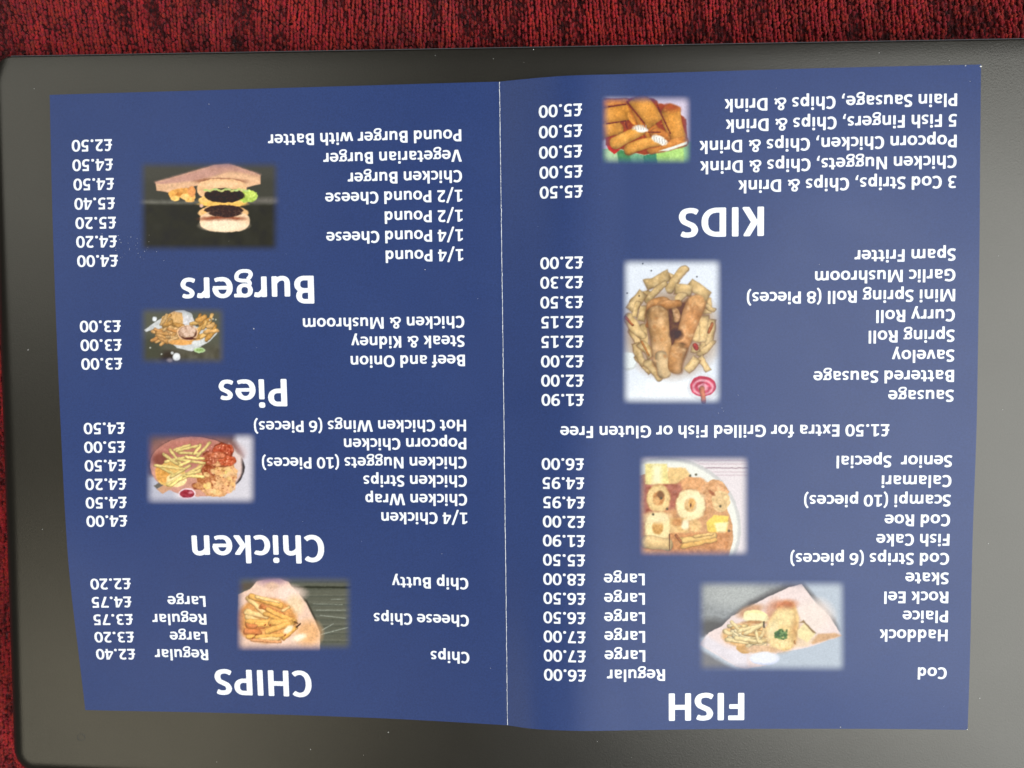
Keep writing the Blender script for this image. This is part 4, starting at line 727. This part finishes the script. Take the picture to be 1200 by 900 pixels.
ROWS = [('item_name', 'Pound Burger with Batter', 136.0, 14.71, 6.0),
 ('item_name', 'Vegetarian Burger', 136.0, 21.17, 6.0),
 ('item_name', 'Chicken Burger', 136.0, 27.67, 6.0),
 ('item_name', '1/2 Pound Cheese', 136.0, 33.93, 6.0),
 ('item_name', '1/2 Pound', 136.0, 40.33, 6.0),
 ('item_name', '1/4 Pound Cheese', 136.0, 46.6, 6.0),
 ('item_name', '1/4 Pound', 136.0, 52.97, 6.0),
 ('item_name', 'Chicken & Mushroom', 136.0, 74.6, 6.0),
 ('item_name', 'Steak & Kidney', 136.0, 80.88, 6.0),
 ('item_name', 'Beef and Onion', 136.0, 87.2, 6.0),
 ('item_name', 'Hot Chicken Wings (6 Pieces)', 136.0, 108.54, 6.0),
 ('item_name', 'Popcorn Chicken', 136.0, 114.55, 6.0),
 ('item_name', 'Chicken Nuggets (10 Pieces)', 136.0, 120.8, 6.0),
 ('item_name', 'Chicken Strips', 136.0, 126.9, 6.0),
 ('item_name', 'Chicken Wrap', 136.0, 133.09, 6.0),
 ('item_name', '1/4 Chicken', 136.0, 139.27, 6.0),
 ('item_name', 'Chip Butty', 136.0, 161.08, 6.0),
 ('item_name', 'Cheese Chips', 136.0, 173.51, 6.0),
 ('item_name', 'Chips', 136.0, 185.97, 6.0),
 ('item_name', 'Plain Sausage, Chips & Drink', 289.85, 8.59, 6.045),
 ('item_name', '5 Fish Fingers, Chips & Drink', 289.85, 14.84, 6.045),
 ('item_name', 'Popcorn Chicken, Chips & Drink', 289.85, 21.16, 6.045),
 ('item_name', 'Chicken Nuggets, Chips & Drink', 289.85, 27.43, 6.045),
 ('item_name', '3 Cod Strips, Chips & Drink', 289.85, 33.64, 6.045),
 ('item_name', 'Spam Fritter', 289.85, 56.01, 6.0),
 ('item_name', 'Garlic Mushroom', 289.85, 62.31, 6.0),
 ('item_name', 'Mini Spring Roll (8 Pieces)', 289.85, 68.53, 6.0),
 ('item_name', 'Curry Roll', 289.85, 74.74, 6.0),
 ('item_name', 'Spring Roll', 289.85, 81.13, 6.0),
 ('item_name', 'Saveloy', 289.85, 87.32, 6.0),
 ('item_name', 'Battered Sausage', 289.85, 93.66, 6.0),
 ('item_name', 'Sausage', 289.85, 99.88, 6.0),
 ('item_name', '£1.50 Extra for Grilled Fish or Gluten Free', 270.38, 110.57, 6.05),
 ('item_name', 'Senior  Special', 289.85, 120.54, 6.0),
 ('item_name', 'Calamari', 289.85, 126.89, 6.0),
 ('item_name', 'Scampi (10 pieces)', 289.85, 133.13, 6.0),
 ('item_name', 'Cod Roe', 289.85, 139.5, 6.0),
 ('item_name', 'Fish Cake', 289.85, 145.78, 6.0),
 ('item_name', 'Cod Strips (6 pieces)', 289.85, 151.95, 6.0),
 ('item_name', 'Skate', 289.85, 158.27, 6.0),
 ('item_name', 'Rock Eel', 289.85, 164.43, 6.0),
 ('item_name', 'Plaice', 289.85, 170.63, 6.0),
 ('item_name', 'Haddock', 289.85, 176.78, 6.0),
 ('item_name', 'Cod', 289.85, 189.23, 6.0),
 ('portion_size', 'Large', 45.64, 168.32, 6.06),
 ('portion_size', 'Regular', 45.56, 174.64, 6.06),
 ('portion_size', 'Large', 45.49, 180.99, 6.06),
 ('portion_size', 'Regular', 45.42, 187.31, 6.06),
 ('portion_size', 'Large', 193.74, 158.56, 6.06),
 ('portion_size', 'Large', 193.76, 164.91, 6.06),
 ('portion_size', 'Large', 193.73, 171.17, 6.06),
 ('portion_size', 'Large', 193.75, 177.34, 6.06),
 ('portion_size', 'Large', 193.77, 183.62, 6.06),
 ('portion_size', 'Regular', 200.13, 189.93, 6.06),
 ('price', '£2.20', 20.39, 161.83, 6.1),
 ('price', '£4.75', 20.09, 168.31, 6.1),
 ('price', '£3.75', 20.04, 174.59, 6.1),
 ('price', '£3.20', 19.86, 180.97, 6.1),
 ('price', '£2.40', 19.75, 187.2, 6.1),
 ('price', '£4.50', 21.23, 108.47, 6.1),
 ('price', '£5.00', 21.09, 114.81, 6.1),
 ('price', '£4.50', 20.99, 121.05, 6.1),
 ('price', '£4.20', 20.88, 127.38, 6.1),
 ('price', '£4.50', 20.72, 133.67, 6.1),
 ('price', '£4.00', 20.62, 139.98, 6.1),
 ('price', '£3.00', 21.48, 74.39, 6.1),
 ('price', '£3.00', 21.46, 80.62, 6.1),
 ('price', '£3.00', 21.43, 86.86, 6.1),
 ('price', '£2.50', 20.74, 14.96, 6.1),
 ('price', '£4.50', 20.82, 21.35, 6.1),
 ('price', '£4.50', 21.02, 27.65, 6.1),
 ('price', '£5.40', 21.16, 34.0, 6.1),
 ('price', '£5.20', 21.31, 40.32, 6.1),
 ('price', '£4.20', 21.34, 46.47, 6.1),
 ('price', '£4.00', 21.43, 52.81, 6.1),
 ('price', '£5.00', 174.75, 8.64, 6.1),
 ('price', '£5.00', 174.7, 15.01, 6.1),
 ('price', '£5.00', 174.65, 21.35, 6.1),
 ('price', '£5.00', 174.73, 27.63, 6.1),
 ('price', '£5.50', 174.73, 33.88, 6.1),
 ('price', '£2.00', 174.66, 56.27, 6.1),
 ('price', '£2.30', 174.6, 62.49, 6.1),
 ('price', '£3.50', 174.55, 68.81, 6.1),
 ('price', '£2.15', 174.58, 75.14, 6.1),
 ('price', '£2.15', 174.53, 81.44, 6.1),
 ('price', '£2.00', 174.53, 87.76, 6.1),
 ('price', '£2.00', 174.53, 93.98, 6.1),
 ('price', '£1.90', 174.56, 100.19, 6.1),
 ('price', '£6.00', 174.39, 120.99, 6.1),
 ('price', '£4.95', 174.45, 127.19, 6.1),
 ('price', '£4.95', 174.59, 133.48, 6.1),
 ('price', '£2.00', 174.59, 139.79, 6.1),
 ('price', '£1.90', 174.54, 146.02, 6.1),
 ('price', '£5.50', 174.52, 152.32, 6.1),
 ('price', '£8.00', 174.52, 158.63, 6.1),
 ('price', '£6.50', 174.52, 164.88, 6.1),
 ('price', '£6.50', 174.47, 171.18, 6.1),
 ('price', '£7.00', 174.47, 177.41, 6.1),
 ('price', '£7.00', 174.47, 183.67, 6.1),
 ('price', '£6.00', 174.48, 189.94, 6.1),
 ('heading', 'Burgers', 86.59, 60.7, 14.36),
 ('heading', 'Pies', 76.47, 94.55, 14.36),
 ('heading', 'Chicken', 87.38, 147.17, 14.36),
 ('heading', 'CHIPS', 81.38, 194.3, 14.36),
 ('heading', 'FISH', 225.72, 197.92, 14.36),
 ('heading', 'KIDS', 231.27, 41.9, 14.36)]
for kind, text, u0, v0, em in ROWS:
    o = lettering(kind, text, u0, v0, em)
    o['label'] = {'heading': 'white printed heading reading %s', 'item_name': 'white printed line reading %s', 'price': 'white printed price reading %s', 'portion_size': 'white printed size reading %s'}[kind] % ' '.join(text.split())

# ------------------------------------------------------------------ dust and crumbs
def speck(V, F, x, y, z, r, rs):
    b = len(V); q = IV*(1+rs.normal(0, .25, (12, 1)))*r*[rs.uniform(.6, 1.6), rs.uniform(.6, 1.4), .6]
    V += (q+[x, y, z]).tolist(); F += (IF+b).tolist()
rs = np.random.RandomState(8); V = []; F = []
for x, y, r in [(-163.5, 21.0, 0.14), (154.2, -44.4, 0.16), (152.7, -95.1, 0.22), (139.2, 106.7, 0.12), (109.1, -106.0, 0.12), (-41.4, -111.1, 0.15), (-68.8, -117.8, 0.12), (-50.3, -119.4, 0.12), (-102.4, -123.2, 0.1), (11.0, 114.9, 0.14), (-1.9, 112.5, 0.13), (7.9, 111.0, 0.1), (118.2, 109.8, 0.1), (-97.0, 101.4, 0.1), (51.7, 114.7, 0.12), (-20.7, 114.2, 0.1), (-156.6, 108.5, 0.08), (29.7, -112.6, 0.1), (-161.6, -41.2, 0.08), (155.2, 46.6, 0.09), (157.6, -1.5, 0.08)]: speck(V, F, x, y, .05, r, rs)
for _ in range(22):
    x, y = rs.uniform(-165, 170), rs.uniform(-122, 108)
    if abs(x) < 150 and abs(y) < 106: continue
    speck(V, F, x, y, .04, rs.uniform(.02, .05), rs)
for u, v, r in [(53.5, 4.5, 0.14), (66.2, 77.8, 0.17), (59.8, 12.1, 0.08), (123.4, 59.4, 0.12), (280.6, 56.4, 0.1), (248.4, 60.2, 0.1), (223.5, 101.0, 0.08), (293.7, 5.0, 0.09), (143.1, 191.1, 0.14), (127.3, 153.1, 0.07), (292.2, 0.3, 0.2), (296.8, 0.6, 0.2), (296.8, 209.8, 0.18), (256.7, 209.4, 0.14), (140.5, 69.1, 0.06), (218.9, 106.1, 0.08), (217.3, 106.7, 0.08), (218.4, 105.1, 0.07)]: 
    p = on_sheet(u, v, .08)/MM; speck(V, F, *p, r, rs)
for _ in range(34):
    u, v = rs.normal(24, 5), rs.normal(50.5, 2.2); p = on_sheet(u, v, .06)/MM; speck(V, F, *p, rs.uniform(.03, .1), rs)
for _ in range(50):
    u, v = rs.uniform(4, 293), rs.uniform(4, 206); p = on_sheet(u, v, .06)/MM; speck(V, F, *p, rs.uniform(.02, .06), rs)
d = mesh('dust', np.array(V)*MM, np.array(F), M_DUST)
d['kind'] = 'stuff'; d['label'] = 'tiny white dust specks scattered over the menu and laptop lid'; d['category'] = 'dust'
